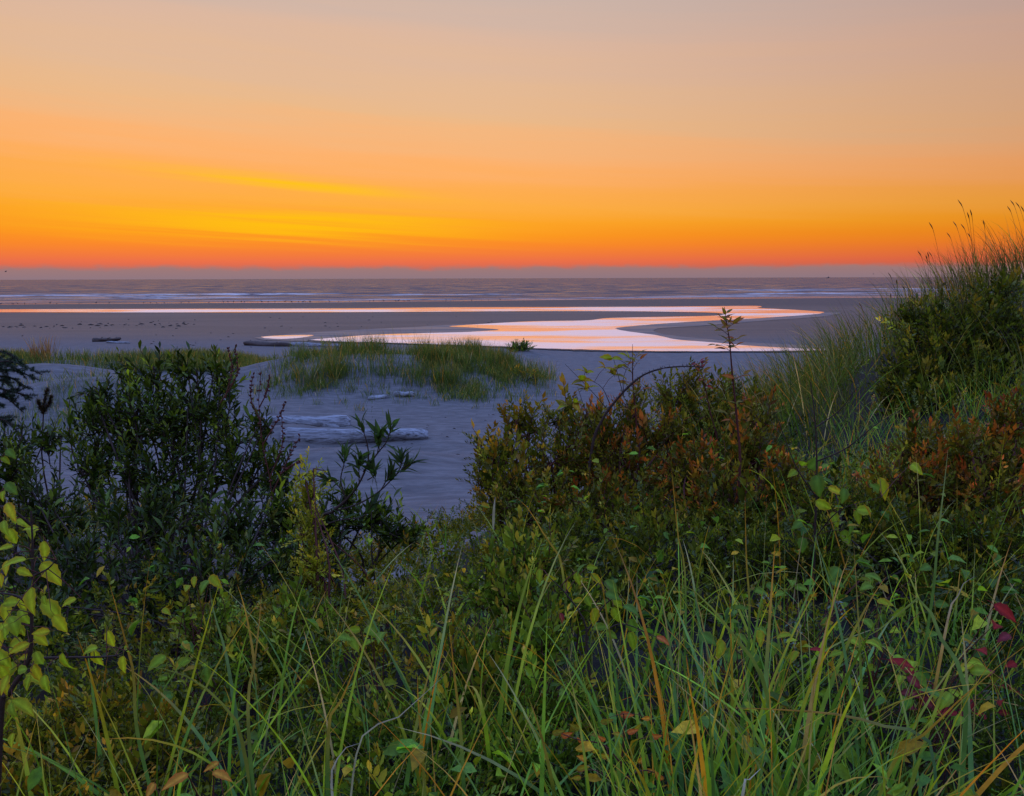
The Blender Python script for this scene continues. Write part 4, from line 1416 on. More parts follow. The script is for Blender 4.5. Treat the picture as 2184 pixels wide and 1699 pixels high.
def crabapple():
    d = 1.5
    bx = (30 - 1092) / FPX * 1.5
    base = gz(-0.98, 1.5)
    t = thing('crabapple_sapling', 'sapling with bright yellow green drooping leaves leaning in at the left edge', 'sapling', base)
    cs = [stem_part(t, [base, P(0, 1560, d), P(20, 1480, d), P(62, 1405, d), P(68, 1290, d), P(70, 1180, d), P(66, 1090, d)], 0.006, 0.0015, n=26),
          stem_part(t, [P(62, 1405, d), P(130, 1403, d + .01), P(240, 1400, d + .02), P(275, 1385, d)], 0.003, 0.001, name='twig'),
          stem_part(t, [P(68, 1290, d), P(30, 1270, d), P(-20, 1265, d)], 0.003, 0.001, name='twig'),
          stem_part(t, [P(69, 1230, d), P(100, 1215, d - .03), P(120, 1195, d - .03)], 0.002, 0.001, name='twig'),
          stem_part(t, [P(66, 1120, d), P(20, 1085, d - .02), P(-25, 1080, d)], 0.003, 0.001, name='twig')]
    z3 = [(60, 150, 115, 0), (70, 290, 100, 1), (80, 190, 60, 1), (160, 235, 85, -1), (245, 365, 105, 1), (60, 420, 130, -1), (5, 520, 80, 1), (290, 490, 160, 2), (35, 640, 110, -1), (30, 700, 110, 0),
          (165, 640, 150, 1), (130, 730, 110, 1), (240, 635, 60, 1), (365, 640, 90, -1), (295, 690, 150, 2), (335, 765, 120, 1), (85, 780, 130, 1), (20, 810, 70, 0), (225, 845, 110, 2), (55, 885, 140, -1),
          (605, 850, 100, 1), (690, 905, 55, 0), (535, 960, 120, 1), (475, 900, 100, -1), (670, 990, 100, 1), (20, 960, 130, 1), (125, 940, 90, -1), (215, 960, 100, 1), (360, 985, 130, 1), (25, 1040, 110, 1),
          (205, 1035, 110, 1), (145, 1085, 80, 0), (205, 1060, 120, 2), (245, 1100, 110, 1), (5, 1200, 70, 0), (60, 1400, 80, 0), (140, 1210, 150, 2), (20, 340, 80, -1), (10, 60, 60, 0), (20, 240, 90, 0), (100, 1010, 90, -1), (40, 1120, 90, 1)]
    for _ in range(26):
        zx, zy = rng.normal(70, 90), rng.uniform(60, 1250)
        z3.append((zx, zy, rng.uniform(70, 120), int(rng.integers(-1, 3))))
    for zx, zy, L, mode in z3:
        dd = d + rng.normal(0, 0.05)
        p = P(zx * 0.3904, 1035.3 + zy * 0.3904, dd)
        size = L * 0.3904 * dd / FPX * 1.12
        dirs = {0: (0.2, -0.5, -0.7), 1: (0.35, -0.25, -1.0), -1: (-0.9, -0.2, -0.25), 2: (1.0, -0.2, -0.45)}[mode]
        dv = unit(np.array(dirs) + rng.normal(0, 0.22, 3))
        o = p - dv * size * 0.5
        put_leaf(t, LEAF_Y, o, dv, size, np.array((0, -0.75, 0.8)) + rng.normal(0, 0.35, 3))
        q = nearest(cs, o)
        back = o - dv * size * 0.27
        if np.linalg.norm(q - back) < 0.16:
            mb = MB()
            V, F = tube([q, (q + back) / 2 + (0, 0, 0.004), back], [0.0009, 0.0008, 0.0006], 4)
            mb.add(V, F)
            mb.build('twig', M_REDBARK, t)
    # pale green leaves higher on the same edge
    for u, v, L in ((12, 1032, 38), (14, 960, 30), (4, 975, 26)):
        p = P(u, v, 1.7)
        put_leaf(t, LEAF_G, p, np.array((0.7, -0.2, -0.5)), L * 1.7 / FPX, np.array((0, -0.7, 0.8)))
        mb = MB()
        V, F = tube([P(-8, v + 40, 1.7), p], [0.0012, 0.0008], 4)
        mb.add(V, F)
        mb.build('twig', M_REDBARK, t)


crabapple()


def centre_sapling():
    d = 2.2
    t = thing('crabapple_sapling', 'small green broad leaved sapling in the middle of the foreground grass', 'sapling', gz((1330 - 1092) / FPX * 2.2, 2.2))
    z4 = lambda x, y: (647 + x * 0.3904, 1035.3 + y * 0.3904)
    c = lambda x, y, dd=d: P(*z4(x, y), dd)
    cs = [stem_part(t, [np.array(t.location), c(1560, 1000), c(1540, 760), c(1440, 600), c(1340, 500)], 0.004, 0.0012),
          stem_part(t, [c(1550, 800), c(1650, 650), c(1740, 600)], 0.0025, 0.001, name='twig'), stem_part(t, [c(1560, 900), c(1720, 760), c(1930, 830)], 0.0025, 0.001, name='twig')]
    L = [(1290, 500, 90, 1), (1350, 510, 80, 2), (1510, 455, 90, -1), (1500, 515, 80, 1), (1580, 450, 70, 2), (1605, 515, 90, 2), (1690, 555, 110, 2), (1640, 580, 100, 1), (1700, 605, 100, 2), (1495, 630, 70, -1),
         (1720, 645, 100, 1), (1800, 680, 110, 2), (1590, 725, 110, 1), (1610, 775, 90, -1), (1710, 715, 100, 1), (1800, 780, 110, 1), (1800, 860, 130, 1), (1660, 660, 90, 1), (1450, 560, 70, 1), (1690, 820, 80, 2), (1560, 640, 80, 1)]
    for zx, zy, ln, mode in L:
        p = c(zx, zy, d + rng.normal(0, 0.06))
        size = ln * 0.3904 * d / FPX
        dv = unit(np.array({1: (0.25, -0.3, -0.9), -1: (-0.9, -0.3, -0.15), 2: (0.95, -0.3, -0.2)}[mode]) + rng.normal(0, 0.25, 3))
        o = p - dv * size * 0.5
        put_leaf(t, LEAF_G, o, dv, size, np.array((0, -0.7, 0.8)) + rng.normal(0, 0.35, 3))
        q = nearest(cs, o)
        mb = MB()
        V, F = tube([q, (q + o) / 2 + (0, 0, 0.006), o], [0.0011, 0.0009, 0.0007], 4)
        mb.add(V, F)
        mb.build('twig', M_REDBARK, t)
    put_leaf(t, LEAF_O, c(1930, 830), (0.9, -0.3, -0.3), 0.045)
    put_leaf(t, LEAF_R, c(1400, 700), (0.4, -0.3, -0.8), 0.032)


centre_sapling()


def orange_shoot():
    d = 1.75
    z4 = lambda x, y: (647 + x * 0.3904, 1035.3 + y * 0.3904)
    c = lambda x, y, dd=d: P(*z4(x, y), dd)
    base = gz((1318 - 1092) / FPX * d, d)
    t = thing('huckleberry_shoot', 'dark stemmed shoot with orange and olive leaves at the bottom of the frame', 'shoot', base)
    cs = [stem_part(t, [base, c(1715, 1690), c(1735, 1520), c(1750, 1400), c(1750, 1250)], 0.0042, 0.0012, M_REDBARK),
          stem_part(t, [c(1735, 1520), c(1640, 1420), c(1500, 1390), c(1390, 1350)], 0.002, 0.0008, M_REDBARK, name='twig'), stem_part(t, [c(1738, 1500), c(1820, 1400), c(1900, 1370)], 0.002, 0.0008, M_REDBARK, name='twig'),
          stem_part(t, [c(1722, 1640), c(1600, 1560), c(1500, 1570)], 0.002, 0.0008, M_REDBARK, name='twig'), stem_part(t, [c(1725, 1620), c(1850, 1560), c(1950, 1580)], 0.002, 0.0008, M_REDBARK, name='twig')]
    for zx, zy in ((1770, 1255), (1870, 1275), (1830, 1320), (1800, 1345), (1630, 1385), (1590, 1365), (1715, 1360), (1440, 1365), (1395, 1350), (1510, 1395), (1890, 1400), (1925, 1375), (1790, 1515), (1640, 1480),
                   (1520, 1490), (1530, 1545), (1580, 1590), (1490, 1600), (1830, 1630), (1890, 1560), (1940, 1590), (1700, 1570), (1480, 1320), (1660, 1290), (1850, 1500), (1600, 1450)):
        dv = unit(np.array((rng.choice([-0.7, 0.7]), -0.35, rng.uniform(-0.2, 0.9))))
        p = c(zx, zy, d + rng.normal(0, 0.04))
        size = rng.uniform(55, 85) * 0.3904 * d / FPX
        o = p - dv * size * 0.5
        put_leaf(t, LEAF_O, o, dv, size, np.array((0, -0.8, 0.6)) + rng.normal(0, 0.4, 3))
        q = nearest(cs, o)
        mb = MB()
        V, F = tube([q, (q + o) / 2 + (0, 0, 0.004), o], [0.0009, 0.0007, 0.0005], 4)
        mb.add(V, F)
        mb.build('twig', M_REDBARK, t)


orange_shoot()


def right_sapling():
    d = 3.4
    t = thing('crabapple_sapling', 'tall dark stem with forked bare twigs and a few green leaves, right of centre', 'sapling', gz((1735 - 1092) / FPX * d, d))
    cs = [stem_part(t, [np.array(t.location), P(1733, 1330, d), P(1736, 1180, d), P(1742, 1030, d), P(1739, 906, d), P(1729, 816, d)], 0.008, 0.0015, n=22),
          stem_part(t, [P(1740, 912, d), P(1790, 876, d), P(1829, 826, d - 0.05)], 0.003, 0.001, name='twig'), stem_part(t, [P(1741, 985, d), P(1804, 957, d - 0.05), P(1870, 905, d - .1), P(1915, 879, d - .1)], 0.003, 0.001, name='twig'),
          stem_part(t, [P(1740, 1060, d), P(1700, 1000, d), P(1672, 930, d), P(1655, 885, d)], 0.003, 0.001, name='twig'),
          stem_part(t, [P(1737, 1150, d), P(1790, 1090, d - .1), P(1880, 1060, d - .15)], 0.003, 0.001, name='twig'), stem_part(t, [P(1738, 1270, d), P(1700, 1220, d + .05), P(1650, 1180, d)], 0.003, 0.001, name='twig')]
    for u, v, L, m in ((1744, 1040, 62, 1), (1885, 1045, 62, 1), (1785, 1048, 45, 2), (1762, 990, 48, -1), (1715, 987, 42, 0), (1739, 987, 50, 0), (1775, 1030, 40, 2), (1800, 1060, 44, 1), (1815, 1130, 44, 1), (1850, 1090, 50, 2),
                       (1782, 1110, 44, 1), (1700, 1120, 40, -1), (1712, 1165, 44, 1), (1740, 1165, 40, 1), (1805, 1150, 46, 1), (1690, 1010, 40, -1), (1760, 1080, 50, 2), (1868, 1040, 40, -1), (1955, 1000, 44, 1), (1830, 1105, 40, 1)):
        dd = d + rng.normal(-0.06, 0.08)
        p = P(u, v, dd)
        size = 0.85 * L * dd / FPX
        dv = unit(np.array({0: (0.1, -0.6, 0.6), 1: (0.15, -0.35, -0.9), -1: (-0.9, -0.3, -0.15), 2: (0.95, -0.3, -0.2)}[m]) + rng.normal(0, 0.25, 3))
        o = p - dv * size * 0.5
        put_leaf(t, LEAF_G if rng.random() < 0.85 else LEAF_Y, o, dv, size, np.array((0, -0.8, 0.7)) + rng.normal(0, 0.35, 3))
        q = nearest(cs, o)
        mb = MB()
        V, F = tube([q, (q + o) / 2 + (0, 0, 0.008), o], [0.0014, 0.0011, 0.0008], 4)
        mb.add(V, F)
        mb.build('twig', M_REDBARK, t)


right_sapling()


def leafy_stem(parent, c, f0, f1, n, size, meshes, up_bias=0.5):
    for i in range(n):
        f = f0 + (f1 - f0) * (i + rng.uniform(0, .6)) / n
        p = c[min(int(f * (len(c) - 1)), len(c) - 1)]
        sd = 1 if i % 2 else -1
        dv = unit(np.array((sd * rng.uniform(0.6, 1.0), rng.normal(-0.1, 0.5), up_bias + rng.normal(0, 0.3))))
        put_leaf(parent, meshes, p + dv * size * 0.28, dv, size * rng.uniform(0.75, 1.2))


def tall_shoot():
    d = 4.6
    base = gz((1575 - 1092) / FPX * d, d)
    t = thing('huckleberry_shoot', 'tall single shoot with coppery leaves near its tip, crossing the creek water', 'shoot', base)
    c = stem_part(t, [base, P(1578, 1000, d), P(1572, 900, d), P(1562, 800, d), P(1556, 730, d), P(1550, 690, d), P(1545, 655, d)], 0.008, 0.0012, M_REDBARK, 40)
    for (u0, v0, u1, v1, n) in ((1558, 750, 1528, 735, 5), (1556, 735, 1578, 722, 5), (1554, 716, 1526, 700, 5), (1552, 700, 1576, 690, 5), (1550, 688, 1530, 676, 4), (1557, 742, 1576, 746, 3), (1563, 815, 1590, 800, 4), (1569, 880, 1592, 850, 5), (1571, 905, 1545, 880, 5)):
        a, b2 = P(u0, v0, d), P(u1, v1, d + rng.normal(0, .05))
        q = stem_part(t, [a, (a + b2) / 2 + np.array((0, 0, 0.008)), b2], 0.0018, 0.0008, M_REDBARK, 8, 4, 'twig')
        leafy_stem(t, q, 0.2, 1.0, n, 0.056, LEAF_H, 0.3)
    leafy_stem(t, c, 0.80, 0.97, 6, 0.045, LEAF_H, 0.8)
    d = 5.0
    base = gz((1320 - 1092) / FPX * d, d)
    t = thing('huckleberry_shoot', 'upright leafy shoot rising through the bramble arch', 'shoot', base)
    c = stem_part(t, [base, P(1362, 1010, d), P(1357, 900, d), P(1350, 820, d), P(1349, 770, d), P(1349, 735, d)], 0.008, 0.001, M_REDBARK, 30)
    for (u0, v0, u1, v1, n) in ((1350, 800, 1332, 778, 4), (1350, 790, 1364, 768, 4), (1352, 830, 1332, 812, 5), (1354, 850, 1376, 825, 5), (1356, 890, 1330, 860, 5), (1350, 778, 1358, 755, 4)):
        a, b2 = P(u0, v0, d), P(u1, v1, d + rng.normal(0, .05))
        q = stem_part(t, [a, (a + b2) / 2 + np.array((0, 0, 0.008)), b2], 0.0018, 0.0008, M_REDBARK, 8, 4, 'twig')
        leafy_stem(t, q, 0.2, 1.0, n, 0.052, LEAF_H, 0.5)
    d = 5.2
    base = gz((1530 - 1092) / FPX * d, d)
    t = thing('huckleberry_shoot', 'slanting red leaved shoot left of the tall single shoot', 'shoot', base)
    c = stem_part(t, [base, P(1532, 960, d), P(1515, 880, d), P(1500, 810, d), P(1487, 770, d)], 0.006, 0.001, M_REDBARK, 24)
    leafy_stem(t, c, 0.62, 1.0, 24, 0.055, LEAF_H + LEAF_R, 0.5)


tall_shoot()


def bramble():
    d = 4.9
    base = gz((1250 - 1092) / FPX * d, d)
    t = thing('bramble_cane', 'thorny dark bramble cane arching over the huckleberry thicket', 'bramble', base)
    c = stem_part(t, [base, P(1262, 960, d), P(1285, 895, d), P(1322, 845, d), P(1365, 805, d), P(1410, 787, d), P(1460, 782, d + .05), P(1500, 784, d + .1)], 0.009, 0.003, M_BARK, 40)
    mb = MB()
    for i in range(16, 39):
        for _ in range(2):
            dv = unit(rng.normal(0, 1, 3) + np.array((0, 0, 0.8)))
            V, F = tube([c[i], c[i] + dv * 0.012, c[i] + dv * 0.02 + (0.003, 0, -0.002)], [0.0025, 0.0014, 0.0003], 4)
            mb.add(V, F)
    mb.build('thorn', M_BARK, t, kind='stuff')
    for (cc, ls) in (([P(1330, 845, d), P(1318, 800, d), P(1307, 760, d)], []), ([P(1292, 870, d), P(1262, 835, d), P(1205, 777, d)], [(1240, 812), (1250, 830)]), ([P(1262, 905, d), P(1245, 865, d), P(1232, 826, d)], [(1225, 860), (1250, 830), (1210, 865)]),
                     ([P(1300, 860, d), P(1282, 825, d), P(1245, 805, d)], [(1250, 795), (1290, 785), (1310, 800)]), ([P(1330, 840, d), P(1330, 805, d), P(1345, 770, d)], [(1305, 765), (1340, 763), (1320, 785)])):
        q = stem_part(t, cc, 0.003, 0.0009, M_BARK, 8, 5, 'twig')
        for (u, v) in ls:
            for k in range(3):
                dv = unit(np.array((rng.uniform(-1, 1), -0.4, rng.uniform(-0.2, 0.6))))
                put_leaf(t, LEAF_G[2:3] + LEAF_O[1:3], P(u, v, d), dv, rng.uniform(0.055, 0.09))
            mb = MB()
            a = nearest([q], P(u, v, d))
            V, F = tube([a, (a + P(u, v, d)) / 2 + (0, 0, 0.01), P(u, v, d)], [0.0016, 0.0013, 0.001], 4)
            mb.add(V, F)
            mb.build('twig', M_REDBARK, t)


bramble()


def myrtle_sprigs():
    d = 3.9
    z8 = lambda x, y: (384.6 + 68.3 + x * 0.3556, 711.8 + y * 0.3556)
    c = lambda x, y, dd=d: P(*z8(x, y), dd)
    base = gz((640 - 1092) / FPX * d, d)
    t = thing('wax_myrtle_sprig', 'open forked myrtle sprigs silhouetted against the sand below the logs', 'shrub', base)
    cs = [stem_part(t, [base, c(640, 1160), c(720, 1070), c(800, 1000), c(880, 900), c(935, 760), c(925, 650), c(890, 540)], 0.009, 0.0018, n=26),
          stem_part(t, [c(905, 830), c(990, 720), c(1050, 640), c(1075, 540)], 0.004, 0.0015), stem_part(t, [c(720, 1070), c(880, 1020), c(1010, 940), c(1110, 840), c(1200, 770)], 0.005, 0.0015),
          stem_part(t, [c(800, 1000), c(770, 880), c(790, 780), c(792, 710)], 0.004, 0.0015), stem_part(t, [c(1010, 940), c(1040, 890), c(1075, 830)], 0.003, 0.001),
          stem_part(t, [c(1110, 840), c(1130, 790), c(1130, 730)], 0.003, 0.001), stem_part(t, [c(770, 930), c(720, 880), c(690, 870)], 0.003, 0.001), stem_part(t, [c(880, 900), c(880, 800), c(885, 740)], 0.003, 0.001),
          stem_part(t, [c(640, 1160), c(760, 1120), c(900, 1100), c(960, 1020)], 0.004, 0.001), stem_part(t, [c(930, 880), c(970, 850), c(965, 800)], 0.003, 0.001), stem_part(t, [c(990, 720), c(1000, 650), c(1000, 610)], 0.003, 0.001)]
    for q in cs:
        tip = q[-1]
        ax = unit(q[-1] - q[-3])
        n = 9
        for i in range(n):
            a = i * 2.4 + rng.uniform(0, 1)
            s = unit(np.cross(ax, (0.2, 1, 0.1)))
            w = np.cross(ax, s)
            k = rng.uniform(0.25, 0.85)
            dv = unit(ax * (1.1 - k * 0.5) + (s * math.cos(a) + w * math.sin(a)) * k)
            p = tip - ax * 0.07 * (i / n)
            put_leaf(t, LEAF_M, p + dv * 0.01, dv, rng.uniform(0.055, 0.095), ax + rng.normal(0, 0.3, 3))
        for j in range(7):
            f = rng.uniform(0.45, 0.88)
            p = q[int(f * (len(q) - 1))]
            dv = unit(ax * 0.7 + rng.normal(0, 0.6, 3))
            put_leaf(t, LEAF_M, p + dv * 0.01, dv, rng.uniform(0.045, 0.08), ax + rng.normal(0, 0.3, 3))
    # bare catkin-budded twigs by the big myrtle
    t = thing('budded_twig', 'leafless budded twigs rising at the right side of the large myrtle', 'shrub', gz((560 - 1092) / FPX * 4.6, 4.6))
    d = 4.6
    cs = []
    for ctrl in ([np.array(t.location), P(580, 1060, d), P(560, 950, d), P(552, 860, d), P(556, 800, d)], [P(560, 950, d), P(590, 900, d), P(610, 860, d)], [P(582, 1050, d), P(612, 985, d), P(640, 930, d)],
                 [P(575, 1020, d), P(602, 950, d), P(600, 880, d)], [P(556, 900, d), P(535, 850, d), P(540, 800, d)], [P(600, 1010, d), P(640, 985, d)], [P(553, 870, d), P(570, 835, d), P(574, 805, d)],
                 [P(470, 860, d), P(505, 800, d), P(502, 740, d)], [P(480, 850, d), P(495, 790, d), P(486, 745, d)]):
        cs.append(stem_part(t, ctrl, 0.004, 0.0012, M_REDBARK, 14, 5, 'twig'))
    mb = MB()
    for q in cs:
        for i in range(4, len(q)):
            for _ in range(2):
                dv = unit(rng.normal(0, 1, 3) + np.array((0, 0, 1)))
                V, F = tube([q[i], q[i] + dv * 0.008, q[i] + dv * 0.016], [0.002, 0.0055, 0.001], 5)
                mb.add(V, F)
    mb.build('bud', M_REDBARK, t, kind='stuff')


myrtle_sprigs()


def spruce():
    d = 5.6
    x = (-40 - 1092) / FPX * d
    base = gz(x, d)
    t = thing('spruce_sapling', 'dark young spruce with drooping branch tips at the left edge', 'tree', base)
    top = P(-40, 700, d)
    stem_part(t, [base, (base + top) / 2, top], 0.03, 0.008, M_BARK, name='trunk')
    mbB, mbN = MB(), MB()
    tips = [(90, 800), (60, 785), (40, 790), (85, 812), (30, 830), (70, 850), (50, 880), (20, 905), (45, 930), (10, 800), (-20, 780), (0, 870), (-60, 760), (-120, 800), (-110, 860), (15, 770), (62, 830), (35, 860)]
    for (u, v) in tips:
        e = P(u, v, d + rng.normal(0, 0.12))
        a = np.array((top[0], d, e[2] + rng.uniform(-0.05, 0.1)))
        c = curve_pts([a, (a + e) / 2 + np.array((0, 0, 0.05)), e], 12)
        V, F = tube(c, np.linspace(0.008, 0.003, 12), 4)
        mbB.add(V, F)
        subs = [c]
        for i in range(4, 11):
            s = c[i] + unit(np.array((rng.uniform(0, 1), rng.normal(0, .8), rng.uniform(-0.6, 0.3)))) * rng.uniform(0.04, 0.1)
            q = curve_pts([c[i], (c[i] + s) / 2, s], 6)
            subs.append(q)
            V, F = tube(q, np.linspace(0.004, 0.002, 6), 3)
            mbB.add(V, F)
        for q in subs:
            k = 26 * len(q)
            f = rng.uniform(0, len(q) - 1.01, k)
            i = f.astype(int)
            O = q[i] + (q[i + 1] - q[i]) * (f - i)[:, None]
            ax = unit(q[-1] - q[0])
            D = unit(rng.normal(0, 1, (k, 3)) + ax * 0.8)
            T, TF = leaf_lo(0.07, 0.1)
            mbN.add(place(T, frames(D), O, rng.uniform(0.014, 0.022, k)), rep(TF, k, 4), np.repeat(pick(np.array([(0.02, 0.045, 0.018), (0.03, 0.06, 0.02), (0.015, 0.035, 0.018)]), k), 4, 0))
    mbB.build('branch', M_BARK, t, kind='stuff')
    mbN.build('needles', M_NEEDLE, t, kind='stuff')
    # withered brown shoot beside it
    d = 5.4
    base = gz((100 - 1092) / FPX * d, d)
    t = thing('withered_shoot', 'withered brown conifer shoot standing right of the spruce', 'shoot', base)
    c = stem_part(t, [base, P(92, 1000, d), P(92, 900, d), P(95, 850, d), P(98, 835, d)], 0.006, 0.002, M_BARK)
    mb = MB()
    for q in (curve_pts([P(93, 885, d), P(96, 855, d), P(102, 832, d)], 8), curve_pts([P(92, 885, d), P(86, 870, d), P(82, 858, d)], 8), curve_pts([P(93, 880, d), P(104, 865, d), P(110, 848, d)], 8)):
        k = 260
        f = rng.uniform(0, 6.9, k)
        i = f.astype(int)
        O = q[i] + (q[i + 1] - q[i]) * (f - i)[:, None]
        D = unit(rng.normal(0, 1, (k, 3)) + unit(q[-1] - q[0]) * 1.3)
        T, TF = leaf_lo(0.12, 0.1)
        mb.add(place(T, frames(D), O, rng.uniform(0.02, 0.035, k)), rep(TF, k, 4), np.repeat(pick(np.array([(0.07, 0.035, 0.015), (0.05, 0.03, 0.014), (0.04, 0.04, 0.015)]), k), 4, 0))
    mb.build('needles', M_NEEDLE, t, kind='stuff')


spruce()


def broad_herbs():
    """broad leaved plants low in the foreground"""
    def herb(label, spots, d, meshes, size, base_uv, name='broadleaf_herb'):
        base = gz((base_uv - 1092) / FPX * d, d)
        t = thing(name, label, 'plant', base)
        for (u, v) in spots:
            dd = d + rng.normal(0, 0.1)
            p = P(u, v, dd)
            if p[2] < h1(p[0], p[1]) + 0.03:
                p[2] = h1(p[0], p[1]) + 0.05
            dv = unit(np.array((rng.normal(0, 0.8), -0.5, rng.uniform(-0.5, 0.4))))
            s = size * rng.uniform(0.75, 1.25)
            o = p - dv * s * 0.5
            put_leaf(t, meshes, o, dv, s, np.array((0, -0.6, 1.0)) + rng.normal(0, 0.3, 3))
            q = base + np.array((rng.normal(0, 0.06), rng.normal(0, 0.05), 0))
            mb = MB()
            V, F = tube(curve_pts([q, (q + o) / 2 + np.array((0, 0, 0.06)), o], 6), [0.0022, 0.002, 0.0018, 0.0015, 0.0012, 0.001], 4)
            mb.add(V, F)
            mb.build('leaf_stalk', M_REDBARK, t)
    z5 = lambda pts: [(1407 + x * 0.3904, 1035.3 + y * 0.3904) for x, y in pts]
    herb('yellow green broad leaves with red blotches between tall blades at lower right', z5([(1230, 640), (1310, 700), (1290, 790), (1150, 760), (1170, 860), (960, 920), (1120, 1100), (1310, 1060), (1320, 1100), (1380, 970),
         (1530, 1170), (1200, 860), (1250, 640), (1150, 1000), (1080, 860), (900, 1140), (1020, 1050), (1060, 1080), (1220, 1150), (1260, 900)]), 2.25, LEAF_Y[1:2] + LEAF_G[:3], 0.048, 1860)
    herb('bluish green lobed leaves in shade, left of the yellow green broad leaves', z5([(950, 490), (980, 540), (1150, 520), (560, 580), (660, 590), (780, 560), (1180, 500), (620, 560), (840, 600), (720, 520), (1130, 550), (1450, 450), (1550, 650)]), 2.7, LEAF_G[1:2] + LEAF_G[3:4], 0.055, 1720)
    herb('low dark green broad leaves at the foot of the dark sapling stem', z5([(270, 840), (460, 840), (550, 840), (680, 820), (400, 930), (500, 960), (620, 900), (330, 900), (730, 940), (560, 790)]), 2.3, LEAF_G[1:4], 0.05, 1600)
    herb('yellow green broad leaves close to the lower right edge', z5([(1660, 1000), (1740, 970), (1660, 1120), (1640, 1150), (1760, 1010), (1560, 1180), (1700, 1060)]), 2.1, LEAF_Y[1:4], 0.05, 2060)
    herb('crimson leaved plant low at the right between the grass blades', z5([(1360, 1010), (1400, 1080), (1330, 970), (1430, 1110), (870, 900), (1800, 1010), (1450, 1050), (1390, 1140), (1500, 1130), (1860, 1180), (1840, 760), (1880, 830), (1700, 1200), (1760, 1260), (1820, 1320), (1640, 1260), (1900, 1250), (1580, 1240), (1940, 1120), (1920, 980), (1480, 1200), (1380, 1200), (1760, 900), (1900, 700)]), 2.2, LEAF_R, 0.055, 1990)
    z3 = lambda pts: [(x * 0.3904, 1035.3 + y * 0.3904) for x, y in pts]
    herb('dark green broad leaves in the shade below the myrtle thicket', z3([(900, 1050), (870, 1090), (1130, 1050), (1210, 1180), (1240, 1150), (1270, 1090), (880, 1170), (980, 980), (860, 1000), (1650, 1100), (1120, 980), (1180, 1240), (960, 1240), (850, 970)]), 2.5, LEAF_G[:2] + LEAF_G[3:4], 0.055, 400)
    herb('pale green broad leaves right of the yellow crabapple leaves', z3([(910, 690), (1000, 680), (1050, 720), (960, 740), (1370, 790), (1060, 530), (1180, 530), (1110, 550), (1330, 760), (1020, 560)]), 2.9, LEAF_G, 0.055, 420)
    herb('green broad leaves among huckleberry left of the central sapling', [(647 + x * 0.3904, 1035.3 + y * 0.3904) for x, y in ((270, 790), (370, 790), (280, 870), (350, 860), (420, 820), (480, 1460), (560, 1440), (230, 830), (330, 1300))], 2.3, LEAF_G[:3], 0.05, 770)
    herb('single orange leaf with pale backs at the bottom edge', z3([(950, 1620), (820, 1670), (1220, 1590), (1150, 1540)]), 1.55, LEAF_O[:1] + LEAF_Y[2:3], 0.042, 400)


broad_herbs()


def vetch():
    """vetch: pinnate leaves with small pale bluish leaflets"""
    t = thing('vetch', 'trailing vetch with tiny pale bluish leaflets at lower right', 'plant', gz(1.0, 2.3))
    z5 = lambda x, y: (1407 + x * 0.3904, 1035.3 + y * 0.3904)
    mbS, mbL = MB(), MB()
    T, TF = leaf_lo(0.22, 0.1)
    for (a, b2) in (((530, 650), (600, 630)), ((690, 840), (740, 930)), ((780, 800), (700, 760)), ((950, 640), (1010, 720)), ((1010, 970), (1050, 1090)), ((1650, 940), (1760, 840)), ((1690, 870), (1650, 930)), ((1760, 1000), (1870, 1160)), ((1430, 1080), (1480, 1140)), ((1860, 1280), (1820, 1340)), ((980, 700), (930, 660)), ((680, 960), (760, 1010)), ((1780, 1120), (1840, 1200))):
        p, q = P(*z5(*a), 2.35), P(*z5(*b2), 2.3)
        c = curve_pts([p, (p + q) / 2 + np.array((0, 0, 0.02)), q], 9)
        V, F = tube(c, 0.0008, 3)
        mbS.add(V, F)
        ax = unit(q - p)
        s = unit(np.cross(ax, (0, -1, 0.4)))
        for sd in (-1, 1):
            D = unit(ax * 0.5 + s * sd + rng.normal(0, 0.15, (9, 3)))
            mbL.add(place(T, frames(D, np.array((0, -0.5, 1.0)) + rng.normal(0, .2, D.shape)), c, rng.uniform(0.008, 0.013, 9)), rep(TF, 9, 4), np.repeat(pick(np.array([(0.09, 0.14, 0.08), (0.14, 0.18, 0.13)]), 9), 4, 0))
    mbS.build('stem', M_REDBARK, t, kind='stuff')
    mbL.build('leaflet', M_LEAF, t, kind='stuff')


vetch()


